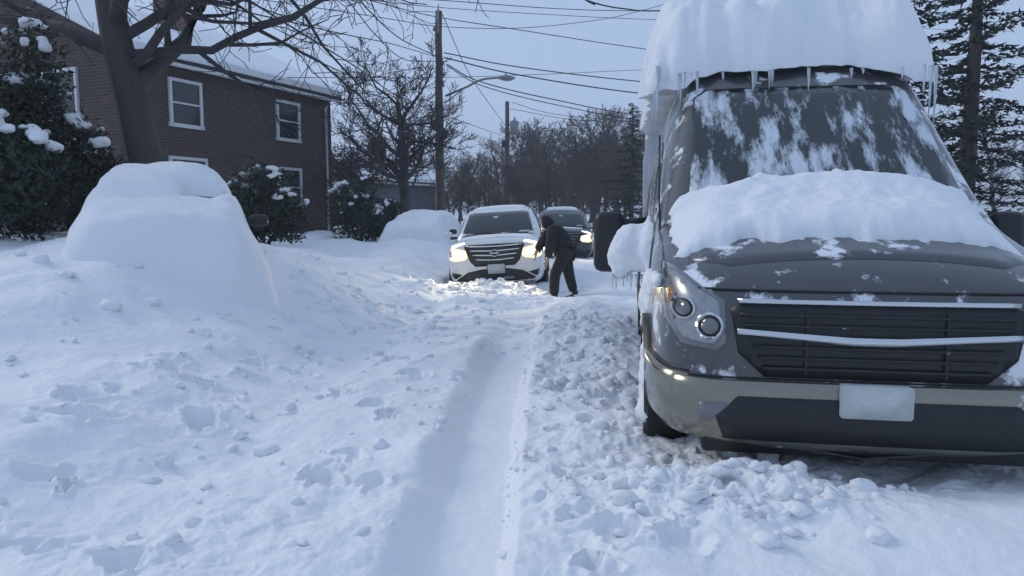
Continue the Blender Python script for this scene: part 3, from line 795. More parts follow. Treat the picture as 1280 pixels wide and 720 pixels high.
# ------------------------------------------------------------------ parked cars under the snow
def buried_car(name, loc, rz, label, paint, seed, W=1.82, L=4.5, Ht=1.48, snow=.22):
    root = empty(name, loc, rz, label, 'car')
    k = W / 1.84

    def sec(y, zb, zt, w, wt): return (y, [(0, zb), (w * .85, zb), (w, zb + .15), (w, .75), (w * .97, .9 if zt > .95 else zt - .08), (wt + (w - wt) * .3, zt - .10 if zt > 1.1 else zt - .03), (wt, zt - .02), (0, zt + .03)])
    S = [sec(0, .3, .72, .66 * k, .6), sec(.1, .25, .84, .84 * k, .72), sec(.9, .22, 1.0, .91 * k, .78), sec(1.15, .22, 1.06, .91 * k, .74), sec(1.9, .22, Ht - .04, .91 * k, .60), sec(2.6, .22, Ht, .91 * k, .60), sec(3.4, .22, Ht - .06, .91 * k, .58),
         sec(4.0, .24, 1.08, .90 * k, .68), sec(L - .12, .28, 1.0, .84 * k, .7), sec(L, .34, .8, .7 * k, .6)]
    body = from_bm('body', loft(S), paint, root, True, 2)
    b = bvh_of(body)
    if seed == 2: patch('windshield', b, [(-.7, 1.07), (.7, 1.07), (.55, 1.34), (-.55, 1.34)], 'front', M['glass'], root, .006, .01, .1)
    for sd, ax in ((-1, 'left'), (1, 'right')):
        patch('side_window', b, [(1.65, 1.0), (3.5, 1.02), (3.25, 1.34), (2.0, 1.36)], ax, M['glass'], root, .008, .02, .12)
        if sd > 0: bm = bmesh.new(); box(bm, (sd * 1.0, 1.42, 1.02), (.22, .12, .14)); from_bm('side_mirror', bm, M['clean_black'], root, True, 0, .05)
        for yc in (.85, 3.55): wheel(root, sd * .80, yc, .32, .33, .2, sd)
    # thick cover: an offset skin over everything, sagging down the flanks
    balls = []
    V = []; F = []; nu, nv = 56, 60
    lim = .97 * k
    for i in range(nv + 1):
        t = i / nv; y = -.22 + (L + .44) * t
        for j in range(nu + 1):
            s = -1 + 2 * j / nu
            ey = min(1, min(t, 1 - t) / .09); rr = math.sqrt(max(0, 1 - (1 - ey) ** 2))
            wv = lim * (.78 + .22 * rr) + .30
            x = wv * math.sin(s * math.pi / 2) ** 1 if abs(s) < 1 else wv * s
            h = b.ray_cast(Vector((max(-.86 * k, min(.86 * k, x * .93)), max(.04, min(L - .04, y)), 6)), Vector((0, 0, -1)))
            z = h[0].z if h[0] else .6
            e = abs(x) / wv
            V.append([x, y, z, e, rr])
    A = np.array(V).reshape(nv + 1, nu + 1, 5)
    Z = A[..., 2].copy()
    for _ in range(14):
        P = np.pad(Z, 1, mode='edge'); Z = np.maximum(Z * .35, 0) + .65 * (P[:-2, 1:-1] + P[2:, 1:-1] + P[1:-1, :-2] + P[1:-1, 2:]) / 4
    e = A[..., 3]; rr = A[..., 4]
    top = Z + snow
    q_ = np.clip((e - .45) / .55, 0, 1); prof = (1 - q_ ** 2.2) ** 1.25 * rr
    low = -.3
    Zf = low + (top - low) * prof
    out = []
    for i in range(nv + 1):
        for j in range(nu + 1):
            q = Vector((A[i, j, 0] + seed * 3.1, A[i, j, 1], Zf[i, j]))
            n_ = .085 * noise.noise(q * 1.2) + .05 * noise.noise(q * 2.9) + .022 * noise.noise(q * 7) + .012 * noise.noise(q * 17) - .05 * max(0, noise.noise(Vector((q.x * 1.2, q.y * 3.5, q.z * 4))))
            wx, wy = A[i, j, 0], A[i, j, 1]
            bare = math.exp(-((wx - .42) / .22) ** 2 - ((wy - 1.5) / .22) ** 2) * (1 + .9 * noise.noise(q * 4)) if seed == 2 else 0
            n_ -= .62 * min(1, bare * 1.7) if bare > .25 else .5 * bare
            n_ += .05 * noise.noise(q * 2.1 + Vector((4, 0, 0)))
            out.append((wx * (1 + .4 * max(-.1, n_)), wy + .3 * max(-.1, n_), Zf[i, j] + n_))
    w = nu + 1
    for i in range(nv):
        for j in range(nu): q = i * w + j; F.append((q, q + 1, q + w + 1, q + w))
    # one hole on the street side window, where the wind left it bare
    from_data('snow_cover', out, F, SNOW, root)
    return root


buried_car('buried_car', (-2.78, 19.2, -.06), ROAD - .02, 'parked car wholly rounded over with snow, beside the white SUV', M['dark_paint'], 1, snow=.34, Ht=1.30)
buried_car('buried_car', (-3.35, 6.9, .36), R(24), 'parked car under a smooth dome of snow, below the big bare tree', M['dark_paint'], 2, snow=.24)


# ------------------------------------------------------------------ trees
def grow(seed, h, r0, spread, nb=9, lv=4, first=.3, up=.25, k0=9, twig=.004, dens=1., droop=0., limbs=()):
    rg = random.Random(seed); trunk = Tubes(); br = Tubes(); spine = []

    def walk(p, d, ln, r, level, tb, k):
        n = max(3, int(5 - level * .5), int(ln * 2)) if level else 9
        pts = [p.copy()]; rad = [r]
        for i in range(n):
            j = .10 if level == 0 else .22
            d = (d + Vector((rg.gauss(0, j), rg.gauss(0, j), rg.gauss(0, j) + (up if level else .1) * .22 - droop * .1 * level))).normalized()
            p = p + d * (ln / n); pts.append(p.copy()); rad.append(max(twig, r * (1 - .75 * (i + 1) / n) if level else r * (1 - .62 * (i + 1) / n)))
        if level == 0: rad[0] *= 1.45; rad[1] *= 1.08; spine.extend(pts)
        tb.add(pts, rad, k, False)
        if level >= lv: return
        m = int((nb if level == 0 else (6.5, 6.5, 5.5, 5, 4)[level]) * dens * max(1, ln / 3.4 if level else 1))
        for c in range(m):
            t = first + (1 - first) * (c + rg.random()) / m if level == 0 else .18 + .82 * (c + rg.random()) / m
            f = t * n; i = min(n - 1, int(f)); q = pts[i].lerp(pts[i + 1], f - i); rr = rad[i] + (rad[i + 1] - rad[i]) * (f - i)
            dd = (pts[i + 1] - pts[i]).normalized()
            az = c * 2.4 + rg.random() * 1.2
            a = dd.cross(Vector((.3, .2, .9))).normalized() if abs(dd.z) < .9 else Vector((1, 0, 0))
            b = dd.cross(a)
            side = a * math.cos(az) + b * math.sin(az)
            op = rg.uniform(.75, 1.15) if level == 0 else rg.uniform(.5, .95)
            nd = (dd * math.cos(op) + side * math.sin(op)).normalized()
            nl = spread * rg.uniform(.7, 1.1) * (1 - .35 * t) if level == 0 else ln * rg.uniform(.36, .62) * (1.1 - .4 * t)
            walk(q, nd, nl, max(twig, rr * (.62 if level == 0 else .58)), level + 1, br, max(3, k - 3))
    walk(Vector((0, 0, -.3)), Vector((0, 0, 1)), h, r0, 0, trunk, k0)
    for p, d, ln, r in limbs: walk(min((spine[i].lerp(spine[i + 1], k / 4) for i in range(len(spine) - 1) for k in range(5)), key=lambda v: abs(v.z - p[2])), Vector(d).normalized(), ln, r, 1, br, 7)
    return trunk, br


def tree(name, loc, rz, label, group=None, mats=('bark', 'twig'), cat='tree', **kw):
    t, b = grow(**kw)
    root = empty(name, loc, rz, label, cat, group)
    t.build('trunk', M[mats[0]], root); b.build('crown', M[mats[1]], root)
    return root


# street tree behind the buried car, and the big tree whose branches hang in at the upper left
q = at(508, 268, 26)
tree('bare_tree', (q.x, 26, h1(q.x, 26)), .7, 'low spreading bare tree beside the near utility pole', seed=21, h=5.2, r0=.22, spread=3.5, nb=15, lv=4, first=.22, up=.45, twig=.009, dens=1.25)
tree('bare_tree', (-5.45, 11.5, h1(-5.45, 11.5)), 0, 'big bare tree with thick trunk, reaching over the buried car', seed=34, h=8.5, r0=.30, spread=4.6, nb=11, lv=4, first=.30, up=.15, twig=.006, droop=.06, limbs=[((.1, 0, 2.9), (4, -.5, .6), 5.0, .08), ((.1, -.1, 2.7), (3.6, -1.2, 1.3), 5.0, .08), ((.1, .1, 3.2), (3.4, .2, 1.9), 5.2, .09), ((.1, 0, 3.9), (3, -.8, 2.4), 4.6, .08)])

# the bare wood at the end of the street: each trunk its own tree, made from five grown ones
GR = 'bare trees closing off the end of the street'
LB = 'tall bare tree in the dense grey row beyond the second pole'
protos = [tree('bare_tree', (0, 0, 0), 0, LB, GR, ('far_bark', 'far_bark'), seed=50 + i, h=(11, 9.5, 12, 10, 8.5)[i], r0=.2, spread=(4.2, 4.6, 4, 4.4, 4)[i], nb=13, lv=3, first=.18, up=.6, k0=7, twig=.020, dens=1.3) for i in range(5)]
rg = random.Random(9); spots = []
for px, Y, s in [(648, 62, .85), (668, 70, .95), (690, 58, .72), (702, 72, 1.0), (722, 64, .95), (738, 76, 1.1), (752, 60, .8), (768, 72, 1.0), (742, 90, 1.2), (700, 92, 1.15), (664, 90, 1.05), (812, 66, .9), (830, 80, 1.05), (850, 70, 1.0),
               (618, 80, .75), (598, 74, .62), (578, 70, .6), (626, 95, .95), (565, 88, .75), (540, 80, .7), (520, 76, .66), (680, 48, .5), (716, 46, .48), (655, 50, .5), (742, 50, .55), (765, 52, .6), (608, 56, .5), (585, 52, .45), (640, 74, .8),
               (780, 84, 1.1), (800, 92, 1.2), (870, 84, 1.05), (905, 76, 1.0), (940, 84, 1.1), (980, 78, 1.0), (495, 82, .75), (470, 74, .7), (448, 86, .85), (425, 80, .8), (395, 76, .7), (730, 54, .55), (692, 80, 1.0), (756, 96, 1.3), (712, 84, 1.05), (560, 46, .36), (575, 50, .42), (592, 47, .38), (610, 50, .42), (628, 46, .40), (645, 48, .42), (548, 60, .5), (660, 56, .6), (676, 66, .85), (724, 70, 1.0), (748, 68, .95), (776, 66, .9), (790, 76, 1.0), (805, 58, .75), (1120, 60, .9), (1180, 66, 1.0), (1240, 58, .9), (1290, 70, 1.0), (1330, 60, .9), (1060, 80, 1.1), (1020, 70, .9), (632, 84, .9), (590, 84, .8), (552, 92, .9), (505, 66, .6)]:
    spots.append((px, Y, s))
for i, (px, Y, s) in enumerate(spots):
    o = protos[i] if i < 5 else copy_tree(protos[i % 5])
    x = (px - 640) / 900 * Y
    o.location = (x, Y, h1(x, Y)); o.rotation_euler = (0, 0, rg.uniform(0, 6.28)); o.scale = (s * 1.05, s * 1.05, s * .88)


def conifer(loc, h, rad, seed, label, snowy=.0):
    rg = random.Random(seed); root = empty('conifer', loc, rg.uniform(0, 6), label, 'tree')
    t = Tubes(); t.add([(0, 0, -.3), (0, 0, h * .5), (.05, 0, h)], [h * .022, h * .013, .012], 8); t.build('trunk', M['bark'], root)
    V = []; F = []; n = int(h * 9)
    for i in range(n):
        f = (i + rg.random()) / n; z = h * (.06 + .93 * f); L = rad * (1 - f) ** .85 * rg.uniform(.55, 1.1) + .12
        az = i * 2.399 + rg.gauss(0, .3); m = max(3, int(L * 13))
        for j in range(m):
            s = (j + rg.random()) / m; r = L * s
            c = Vector((math.cos(az) * r, math.sin(az) * r, z - .22 * r + .16 * r * r / max(L, .3)))
            for _ in range(5):
                d = Vector((math.cos(az) + rg.gauss(0, .8), math.sin(az) + rg.gauss(0, .8), rg.gauss(-.12, .35))).normalized()
                ln = rg.uniform(.14, .34) * (1 - .4 * s); w = d.cross(Vector((rg.gauss(0, 1), rg.gauss(0, 1), 1))).normalized() * .045
                o = c + Vector((rg.gauss(0, .05), rg.gauss(0, .05), rg.gauss(0, .05)))
                k = len(V); V += [tuple(o - w), tuple(o + w), tuple(o + d * ln)]; F.append((k, k + 1, k + 2))
    from_data('crown', V, F, M['needle'], root, False)
    return root


q = at(789, 262, 44); conifer((q.x, 44, h1(q.x, 44)), 7.5, 2.1, 3, 'dark conifer with layered boughs above the row of bare trees')
conifer((7.2, 15.5, h1(7.2, 15.5)), 10.5, 3.1, 5, 'tall dark conifer behind the dark grey van')
conifer((12.5, 20, h1(12.5, 20)), 11.5, 3.3, 6, 'tall dark conifer farther back on the right of the van')


def shrub(name, loc, lobes, seed, label, m='yew', n=5200, snow=True):
    """lobes: (x,y,z,rx,ry,rz)"""
    rg = random.Random(seed); root = empty(name, loc, 0, label, 'shrub'); V = []; F = []
    st = Tubes()
    for lx, ly, lz, *_ in lobes: st.add([(0, 0, -.2), (lx * .5, ly * .5, lz * .5), (lx, ly, lz)], [.05, .03, .012], 5)
    st.build('stem', M['bark'], root)
    tot = sum(a[3] * a[4] * a[5] for a in lobes)
    for lx, ly, lz, rx, ry, rz in lobes:
        for _ in range(int(n * rx * ry * rz / tot)):
            d = Vector((rg.gauss(0, 1), rg.gauss(0, 1), rg.gauss(0, 1))).normalized()
            k = (.35 + .65 * rg.random() ** .5) * (1 + .28 * noise.noise(d * 2.2 + Vector((seed, lx, lz))))
            c = Vector((lx + d.x * rx * k, ly + d.y * ry * k, lz + d.z * rz * k))
            if c.z < .02: continue
            a = Vector((rg.gauss(0, 1), rg.gauss(0, 1), rg.gauss(.4, 1))).normalized(); s = rg.uniform(.05, .12); w = a.cross(d).normalized() * s * .3
            q = len(V); V += [tuple(c - w), tuple(c + w), tuple(c + a * s)]; F.append((q, q + 1, q + 2))
    from_data('foliage', V, F, M[m], root, False)
    if snow:
        balls = []
        for lx, ly, lz, rx, ry, rz in lobes:
            for _ in range(10):
                a = rg.uniform(0, 6.28); e = rg.uniform(.05, .85)
                balls.append((lx + math.cos(a) * rx * e, ly + math.sin(a) * ry * e, lz + rz * math.sqrt(1 - e * e) * .93, (rx * rg.uniform(.10, .26), ry * rg.uniform(.10, .26), rg.uniform(.035, .08))))
        blob('snow_cover', root, balls, voxel=.03, seed=seed, amp=.045, freq=8)
    return root


def sh_at(px, Y): x = (px - 640) / 900 * Y; return (x, Y, h1(x, Y))


shrub('evergreen_shrub', sh_at(452, 21), [(0, 0, .7, .55, .5, .75), (.45, .1, .45, .4, .4, .5), (-.5, 0, .9, .5, .5, .9), (.1, 0, 1.5, .35, .35, .55)], 1, 'dark evergreen shrub flecked with snow, left of the rounded snowy car')
shrub('evergreen_shrub', sh_at(477, 24), [(0, 0, .5, .5, .45, .55), (.3, .1, .9, .3, .3, .4)], 2, 'small dark evergreen bush close behind the rounded snowy car')
shrub('dry_leaf_shrub', sh_at(452, 29), [(0, 0, 2.5, 1.0, .8, .9), (.8, 0, 2.2, .7, .6, .8), (-.9, 0, 2.6, .9, .8, .9)], 3, 'reddish brown shrub still holding dry leaves near the house', 'brown_leaf', 5000, False)
shrub('evergreen_shrub', sh_at(40, 11), [(0, 0, 1.2, .8, .7, 1.25), (.7, .1, .9, .6, .6, .95), (-.7, 0, 1.5, .7, .7, 1.4), (.2, 0, 2.3, .5, .5, .9)], 4, 'tall dark evergreen shrub with snow clumps by the brown brick house', n=13000)
shrub('evergreen_shrub', sh_at(118, 12.5), [(0, 0, .8, .7, .6, .9), (.6, 0, .6, .5, .5, .65)], 5, 'low rounded evergreen bush in front of the brown brick house', n=7000)
shrub('evergreen_shrub', sh_at(-70, 9), [(0, 0, 1.0, .9, .8, 1.1), (.9, .1, .7, .6, .6, .8), (.1, .1, 2.0, .6, .6, .9)], 6, 'wide dark evergreen shrub at the edge of the yard', n=11000)
shrub('evergreen_shrub', sh_at(330, 17), [(0, 0, .9, .7, .6, 1.0), (.6, 0, .6, .5, .5, .7), (-.6, 0, .7, .6, .5, .8)], 7, 'dark evergreen hedge bush behind the big bare tree', n=8000)


# ------------------------------------------------------------------ houses
def house(name, loc, rz, label, w, d, h, rh, wallm, wins, door=None, chim=True, porch=None, sidew=()):
    root = empty(name, loc, rz, label, 'house')
    bm = bmesh.new(); box(bm, (0, d / 2, h / 2 - .2), (w, d, h + .4))
    V = [(-w / 2, 0, h), (w / 2, 0, h), (0, 0, h + rh), (-w / 2, d, h), (w / 2, d, h), (0, d, h + rh)]
    from_bm('wall', bm, wallm, root, False)
    from_data('gable', V, [(0, 1, 2), (4, 3, 5), (0, 3, 4, 1), (0, 2, 5, 3), (1, 4, 5, 2)], wallm, root, False)
    for sd in (-1, 1):
        a = math.atan2(rh, w / 2); ln = math.hypot(rh, w / 2) + .35
        rot = Matrix.Rotation(sd * a, 3, 'Y')
        c = Vector((sd * w / 4, d / 2, h + rh / 2)) + rot @ Vector((sd * .12, 0, .06))
        bm = bmesh.new(); box(bm, c, (ln, d + .6, .09), rot); rf = from_bm('roof', bm, M['shingle'], root, False)
        bm = bmesh.new(); box(bm, c + rot @ Vector((0, 0, .17)), (ln - .04, d + .56, .24), rot)
        bmesh.ops.subdivide_edges(bm, edges=bm.edges[:], cuts=6, use_grid_fill=True)
        for v in bm.verts: v.co.z += .06 * noise.noise(v.co * .9 + Vector((7, 2, 0)))
        from_bm('snow_cover', bm, SNOW, rf, True, 0, .08)
    for (x, z, ww, wh) in wins:
        bm = bmesh.new()
        for cx, cz, sx, sz in ((x - ww / 2, z, .09, wh + .09), (x + ww / 2, z, .09, wh + .09), (x, z + wh / 2, ww - .09, .09), (x, z - wh / 2, ww + .16, .11), (x, z, ww - .09, .05)):
            box(bm, (cx, -.03, cz), (sx, .09 if sz != .05 else .06, sz))
        fr = from_bm('window', bm, M['trim'], root, False)
        bm = bmesh.new(); box(bm, (x, -.008, z), (ww, .03, wh)); from_bm('pane', bm, M['glass'], fr, False)
    for (y, z, ww, wh) in sidew:
        bm = bmesh.new(); X = w / 2
        for cy, cz, sy, sz in ((y - ww / 2, z, .09, wh + .09), (y + ww / 2, z, .09, wh + .09), (y, z + wh / 2, ww - .09, .09), (y, z - wh / 2, ww + .16, .11), (y, z, ww - .09, .05)):
            box(bm, (X + .03, cy, cz), (.09 if sz != .05 else .06, sy, sz))
        fr = from_bm('window', bm, M['trim'], root, False)
        bm = bmesh.new(); box(bm, (X + .008, y, z), (.03, ww, wh)); from_bm('pane', bm, M['glass'], fr, False)
    for sx in (-1, 1):
        tube('gutter', [(sx * (w / 2 + .30), -.2, h - .18), (sx * (w / 2 + .30), d + .2, h - .18)], .06, M['trim'], root, 8)
        tube('downspout', [(sx * (w / 2 + .28), d * .96, h - .2), (sx * (w / 2 + .06), d * .96, h - .5), (sx * (w / 2 + .06), d * .96, .1)], .045, M['trim'], root, 8)
    if door:
        x, ww, wh = door
        bm = bmesh.new(); box(bm, (x, -.02, wh / 2 + .3), (ww, .06, wh)); dr = from_bm('door', bm, M['trim'], root, False, 0, .01)
        bm = bmesh.new(); bmesh.ops.create_uvsphere(bm, u_segments=8, v_segments=6, radius=.04, matrix=Matrix.Translation((x + ww * .38, -.08, wh * .45 + .3))); from_bm('knob', bm, M['chrome'], dr)
    if chim:
        bm = bmesh.new(); box(bm, (w * .22, d * .5, h + rh), (.7, .7, 1.6)); from_bm('chimney', bm, BRICK, root, False)
    if porch:
        x, pw = porch
        bm = bmesh.new(); box(bm, (x, -.9, 2.55), (pw, 1.8, .14)); pr = from_bm('porch_roof', bm, M['trim'], root, False, 0, .02)
        bm = bmesh.new(); box(bm, (x, -.92, 2.76), (pw + .06, 1.84, .27)); bmesh.ops.subdivide_edges(bm, edges=bm.edges[:], cuts=4, use_grid_fill=True)
        for v in bm.verts: v.co.z += .05 * noise.noise(v.co * 1.3)
        from_bm('snow_cover', bm, SNOW, pr, True, 0, .09)
        for sx in (-1, 1):
            bm = bmesh.new(); box(bm, (x + sx * (pw / 2 - .12), -1.65, 1.15), (.14, .14, 2.66)); from_bm('porch_post', bm, M['trim'], pr, False, 0, .015)
    return root


house('house', (-11.6, 44, .5), R(-32), 'grey sided house with white porch, partly behind the low spreading tree', 7, 7, 3.0, 2.0, SIDE, [(-2.2, 1.7, 1.2, 1.3), (2.2, 1.7, 1.2, 1.3)], (.1, 1, 2.1), True, (.1, 3.0))
house('house', (-15.6, 22, .5), R(-24), 'brown brick house behind the snowy yard, with evergreens in front', 11, 9, 5.4, 2.6, BRICKD, [(-3.4, 1.9, 1.7, 1.4), (3.2, 1.9, 1.7, 1.4), (-3.4, 4.3, 1.4, 1.3), (3.2, 4.3, 1.4, 1.3), (0, 4.3, 1.0, 1.2)], (0, 1, 2.1), True, (0, 3.0), [(2.2, 1.9, 1.3, 1.4), (6.6, 1.9, 1.1, 1.3), (2.2, 4.2, 1.1, 1.3), (6.6, 4.2, 1.1, 1.3)])


# ------------------------------------------------------------------ utility poles, lamp, wires
def pole(px, Y, top, label, r=.15):
    x = (px - 640) / 900 * Y
    z0 = h1(x, Y); root = empty('utility_pole', (x, Y, z0), 0, label, 'utility pole')
    ht = top - z0
    rg = random.Random(int(px)); n = 9
    t = Tubes(); t.add([(rg.gauss(0, .012), rg.gauss(0, .012), -.5 + (ht + .5) * i / n) for i in range(n + 1)], [r * (1.12 - .34 * i / n) for i in range(n + 1)], 14); t.build('post', M['pole'], root)
    return root, Vector((x, Y, z0)), ht


zt = at(549, 14, 30).z
pole1, b1, ht1 = pole(551, 30, zt, 'near wooden utility pole carrying the street lamp arm', .175)
tube('cap_pin', [(0, 0, ht1), (0, 0, ht1 + .28)], .025, M['galv'], pole1, 6)
bm = bmesh.new(); box(bm, (0, -.19, ht1 - .45), (.09, .1, .9)); from_bm('bracket', bm, M['galv'], pole1, True, 0, .01)
for zz in (.70, 2.05, 2.5, 2.9):
    bm = bmesh.new(); bmesh.ops.create_cone(bm, cap_ends=True, segments=10, radius1=.07, radius2=.05, depth=.16, matrix=Matrix.Translation((.17 if zz > 1 else -.17, -.05, ht1 - zz)))
    from_bm('insulator', bm, M['galv'], pole1)
for dx, dz in ((-.2, 4.5), (.22, 4.9)):
    bm = bmesh.new(); box(bm, (dx, -.08, ht1 - dz), (.22, .2, .34)); from_bm('splice_box', bm, M['clean_black'], pole1, True, 0, .03)


def loc1(px, py, Y=30): v = at(px, py, Y); return v - b1


a0 = loc1(557, 120, 29.85); a1 = loc1(585, 108, 29.4); a2 = loc1(607, 98.5, 29.1); a3 = loc1(624, 97, 28.9)
arm = tube('lamp_arm', [a0, a0.lerp(a1, .5), a1, a1.lerp(a2, .6) + Vector((0, 0, .05)), a2, a3], .045, M['galv'], pole1, 8)
tube('arm_brace', [loc1(556, 129, 29.87), loc1(578, 112, 29.5)], .025, M['galv'], pole1, 6)
bm = bmesh.new(); hc = loc1(633, 97.5, 28.8)
bmesh.ops.create_uvsphere(bm, u_segments=16, v_segments=10, radius=1, matrix=Matrix.Translation(hc) @ Matrix.Diagonal((.36, .15, .085, 1)))
lh = from_bm('lamp_head', bm, M['galv'], pole1)
bm = bmesh.new(); box(bm, hc + Vector((-.02, 0, .11)), (.10, .10, .09)); from_bm('photocell', bm, M['galv'], lh, True, 0, .02)
bm = bmesh.new(); bmesh.ops.create_uvsphere(bm, u_segments=14, v_segments=8, radius=1, matrix=Matrix.Translation(hc + Vector((.03, 0, -.05))) @ Matrix.Diagonal((.24, .12, .07, 1))); from_bm('lamp_glass', bm, M['lens'], lh)
zt2 = at(634, 127, 54).z
pole2, b2, ht2 = pole(634, 54, zt2, 'far utility pole with a grey transformer can', .19)
bm = bmesh.new(); bmesh.ops.create_cone(bm, cap_ends=True, segments=16, radius1=.30, radius2=.30, depth=1.0, matrix=Matrix.Translation((.52, -.1, ht2 - 1.9)))
tr = from_bm('transformer', bm, M['galv'], pole2, True, 0, .05)
bm = bmesh.new(); bmesh.ops.create_cone(bm, cap_ends=True, segments=8, radius1=.06, radius2=.04, depth=.3, matrix=Matrix.Translation((.55, -.1, ht2 - 1.25))); from_bm('bushing', bm, M['galv'], tr)
bm = bmesh.new(); box(bm, (.25, -.1, ht2 - 1.7), (.3, .12, .12)); from_bm('bracket', bm, M['galv'], pole2)
bm = bmesh.new(); box(bm, (-.25, -.15, ht2 - 3.1), (.3, .3, .5)); from_bm('splice_box', bm, M['clean_black'], pole2, True, 0, .03)

# the pole on the other side of the street that the cross-street wires run to
zt3 = 10.4
pole3, b3, ht3 = pole(1010, 40, zt3, 'wooden utility pole standing beyond the dark grey van')

WG = 'overhead wires'


def wire(pts, label, r=.016, sag=None):
    """through given points, smoothed"""
    P = [Vector(p) for p in pts]
    posts = [(b1.x, b1.y), (b2.x, b2.y), (b3.x, b3.y), (-8.45, 24.3)]
    for e, n_ in ((0, 1), (-1, -2)):               # a wire not ending on a pole or eave runs on down the street
        if min(math.hypot(P[e].x - a, P[e].y - b) for a, b in posts) > 1.2:
            q = P[e] + (P[e] - P[n_]).normalized() * 16
            P.insert(0, q) if e == 0 else P.append(q)
    if len(P) == 2:
        s = sag if sag is not None else (P[1] - P[0]).length * .015
        Q = [P[0].lerp(P[1], i / 24) - Vector((0, 0, 4 * s * (i / 24) * (1 - i / 24))) for i in range(25)]
    else:
        Q = []
        E = [P[0] * 2 - P[1]] + P + [P[-1] * 2 - P[-2]]
        for i in range(1, len(E) - 2):
            for k in range(10):
                t = k / 10; p0, p1, p2, p3 = E[i - 1:i + 3]
                Q.append(.5 * ((2 * p1) + (p2 - p0) * t + (2 * p0 - 5 * p1 + 4 * p2 - p3) * t * t + (3 * p1 - p0 - 3 * p2 + p3) * t ** 3))
        Q.append(P[-1])
    o = tube('overhead_wire', Q, r, M['wire'], None, 5)
    return tag(o, label, 'wire', WG)


A = at
CL = 'black cable sagging from the near pole across the street to the right'
wire([A(555, 66, 30), A(650, 84, 31.5), A(812, 103, 34), A(1010, 118, 40)], CL, .024)
wire([A(555, 72, 30), A(650, 94, 31.5), A(812, 118, 34), A(1010, 134, 40)], CL, .028)
wire([A(558, 80, 30), A(600, 102, 31), A(690, 124, 33), A(815, 146, 36), A(1010, 160, 40)], CL, .024)
wire([A(558, 82, 30), A(605, 108, 31), A(700, 132, 33), A(815, 152, 36), A(1010, 168, 40)], CL, .02)
UL = 'thin upper wire crossing the sky from upper left to the right'
wire([A(430, -8, 22), A(540, 20, 30), A(640, 36, 31.5), A(812, 62, 34), A(1010, 86, 40)], UL, .018)
wire([A(300, -14, 20), A(545, 0, 24), A(700, 11, 27), A(830, 14, 30), A(1100, 16, 38)], UL, .014)
wire([A(380, -10, 20), A(545, 9, 26), A(700, 19, 30), A(830, 25, 33), A(1100, 34, 42)], UL, .012)
wire([A(450, 18, 24), A(550, 33, 27), A(650, 35, 30), A(740, 26, 32), A(795, 15, 33), A(900, -14, 36)], 'thin wire that dips low and climbs again to the upper right', .013)
wire([A(690, -20, 15), A(735, 1, 16), A(780, 11, 17), A(840, 13, 19), A(1000, 4, 24)], 'thick black cable crossing the upper right corner of the sky', .017)
wire([A(436, 97, 27), A(550, 97, 30), A(700, 92, 34), A(812, 87, 38), A(1100, 76, 50)], 'thin level wire passing behind the street lamp head', .012)
LL = 'slack service wire from the near pole up to the left'
wire([A(545, 70, 30), A(500, 48, 24), A(460, 12, 19), A(440, -14, 17)], LL, .018)
wire([A(545, 71, 30), A(490, 55, 24), A(436, 44, 19), A(330, 20, 14)], LL, .014)
wire([A(545, 77, 30), A(505, 74, 25), A(470, 44, 20), A(430, -5, 16)], LL, .014)
wire([A(545, 84, 30), A(500, 108, 28.5), A(436, 124, 26.8), Vector((-8.45, 24.3, 5.6))], 'service wire falling from the near pole to the brown brick house', .013)
wire([A(436, 78, 17), A(520, 130, 30), A(634, 172, 54)], 'wire slanting down leftwards side of the near pole towards the far pole', .016)
wire([A(553, 18, 30), A(590, 98, 38), A(634, 160, 54)], 'long wire running down the street from the near pole top to the far pole', .018)
wire([A(640, 128, 54), A(690, 142, 54), A(770, 150, 56), A(1010, 172, 56)], 'thin wire leaving the far pole to the right, above the bare trees', .02)
wire([A(638, 136, 54), A(720, 150, 54), A(815, 152, 56), A(1010, 150, 56)], 'thin wire leaving the far pole towards the conifer', .02)


# ------------------------------------------------------------------ the person digging by the wheel
def skin_mesh(name, J, E, m, parent, root_i, sub=2):
    me = bpy.data.meshes.new(name); me.from_pydata([j[:3] for j in J], E, []); me.update()
    o = bpy.data.objects.new(name, me); COL.objects.link(o); o.parent = parent
    md = o.modifiers.new('skin', 'SKIN')
    if not me.skin_vertices: 
        bpy.context.view_layer.objects.active = o
    sv = me.skin_vertices[0].data
    for i, j in enumerate(J):
        r = j[3]; sv[i].radius = r if hasattr(r, '__len__') else (r, r); sv[i].use_root = (i == root_i)
    s = o.modifiers.new('sub', 'SUBSURF'); s.levels = s.render_levels = sub
    dg = bpy.context.evaluated_depsgraph_get(); nm = bpy.data.meshes.new_from_object(o.evaluated_get(dg))
    o.modifiers.clear(); o.data = nm; nm.materials.clear(); nm.materials.append(m)
    nm.polygons.foreach_set('use_smooth', [True] * len(nm.polygons))
    return o


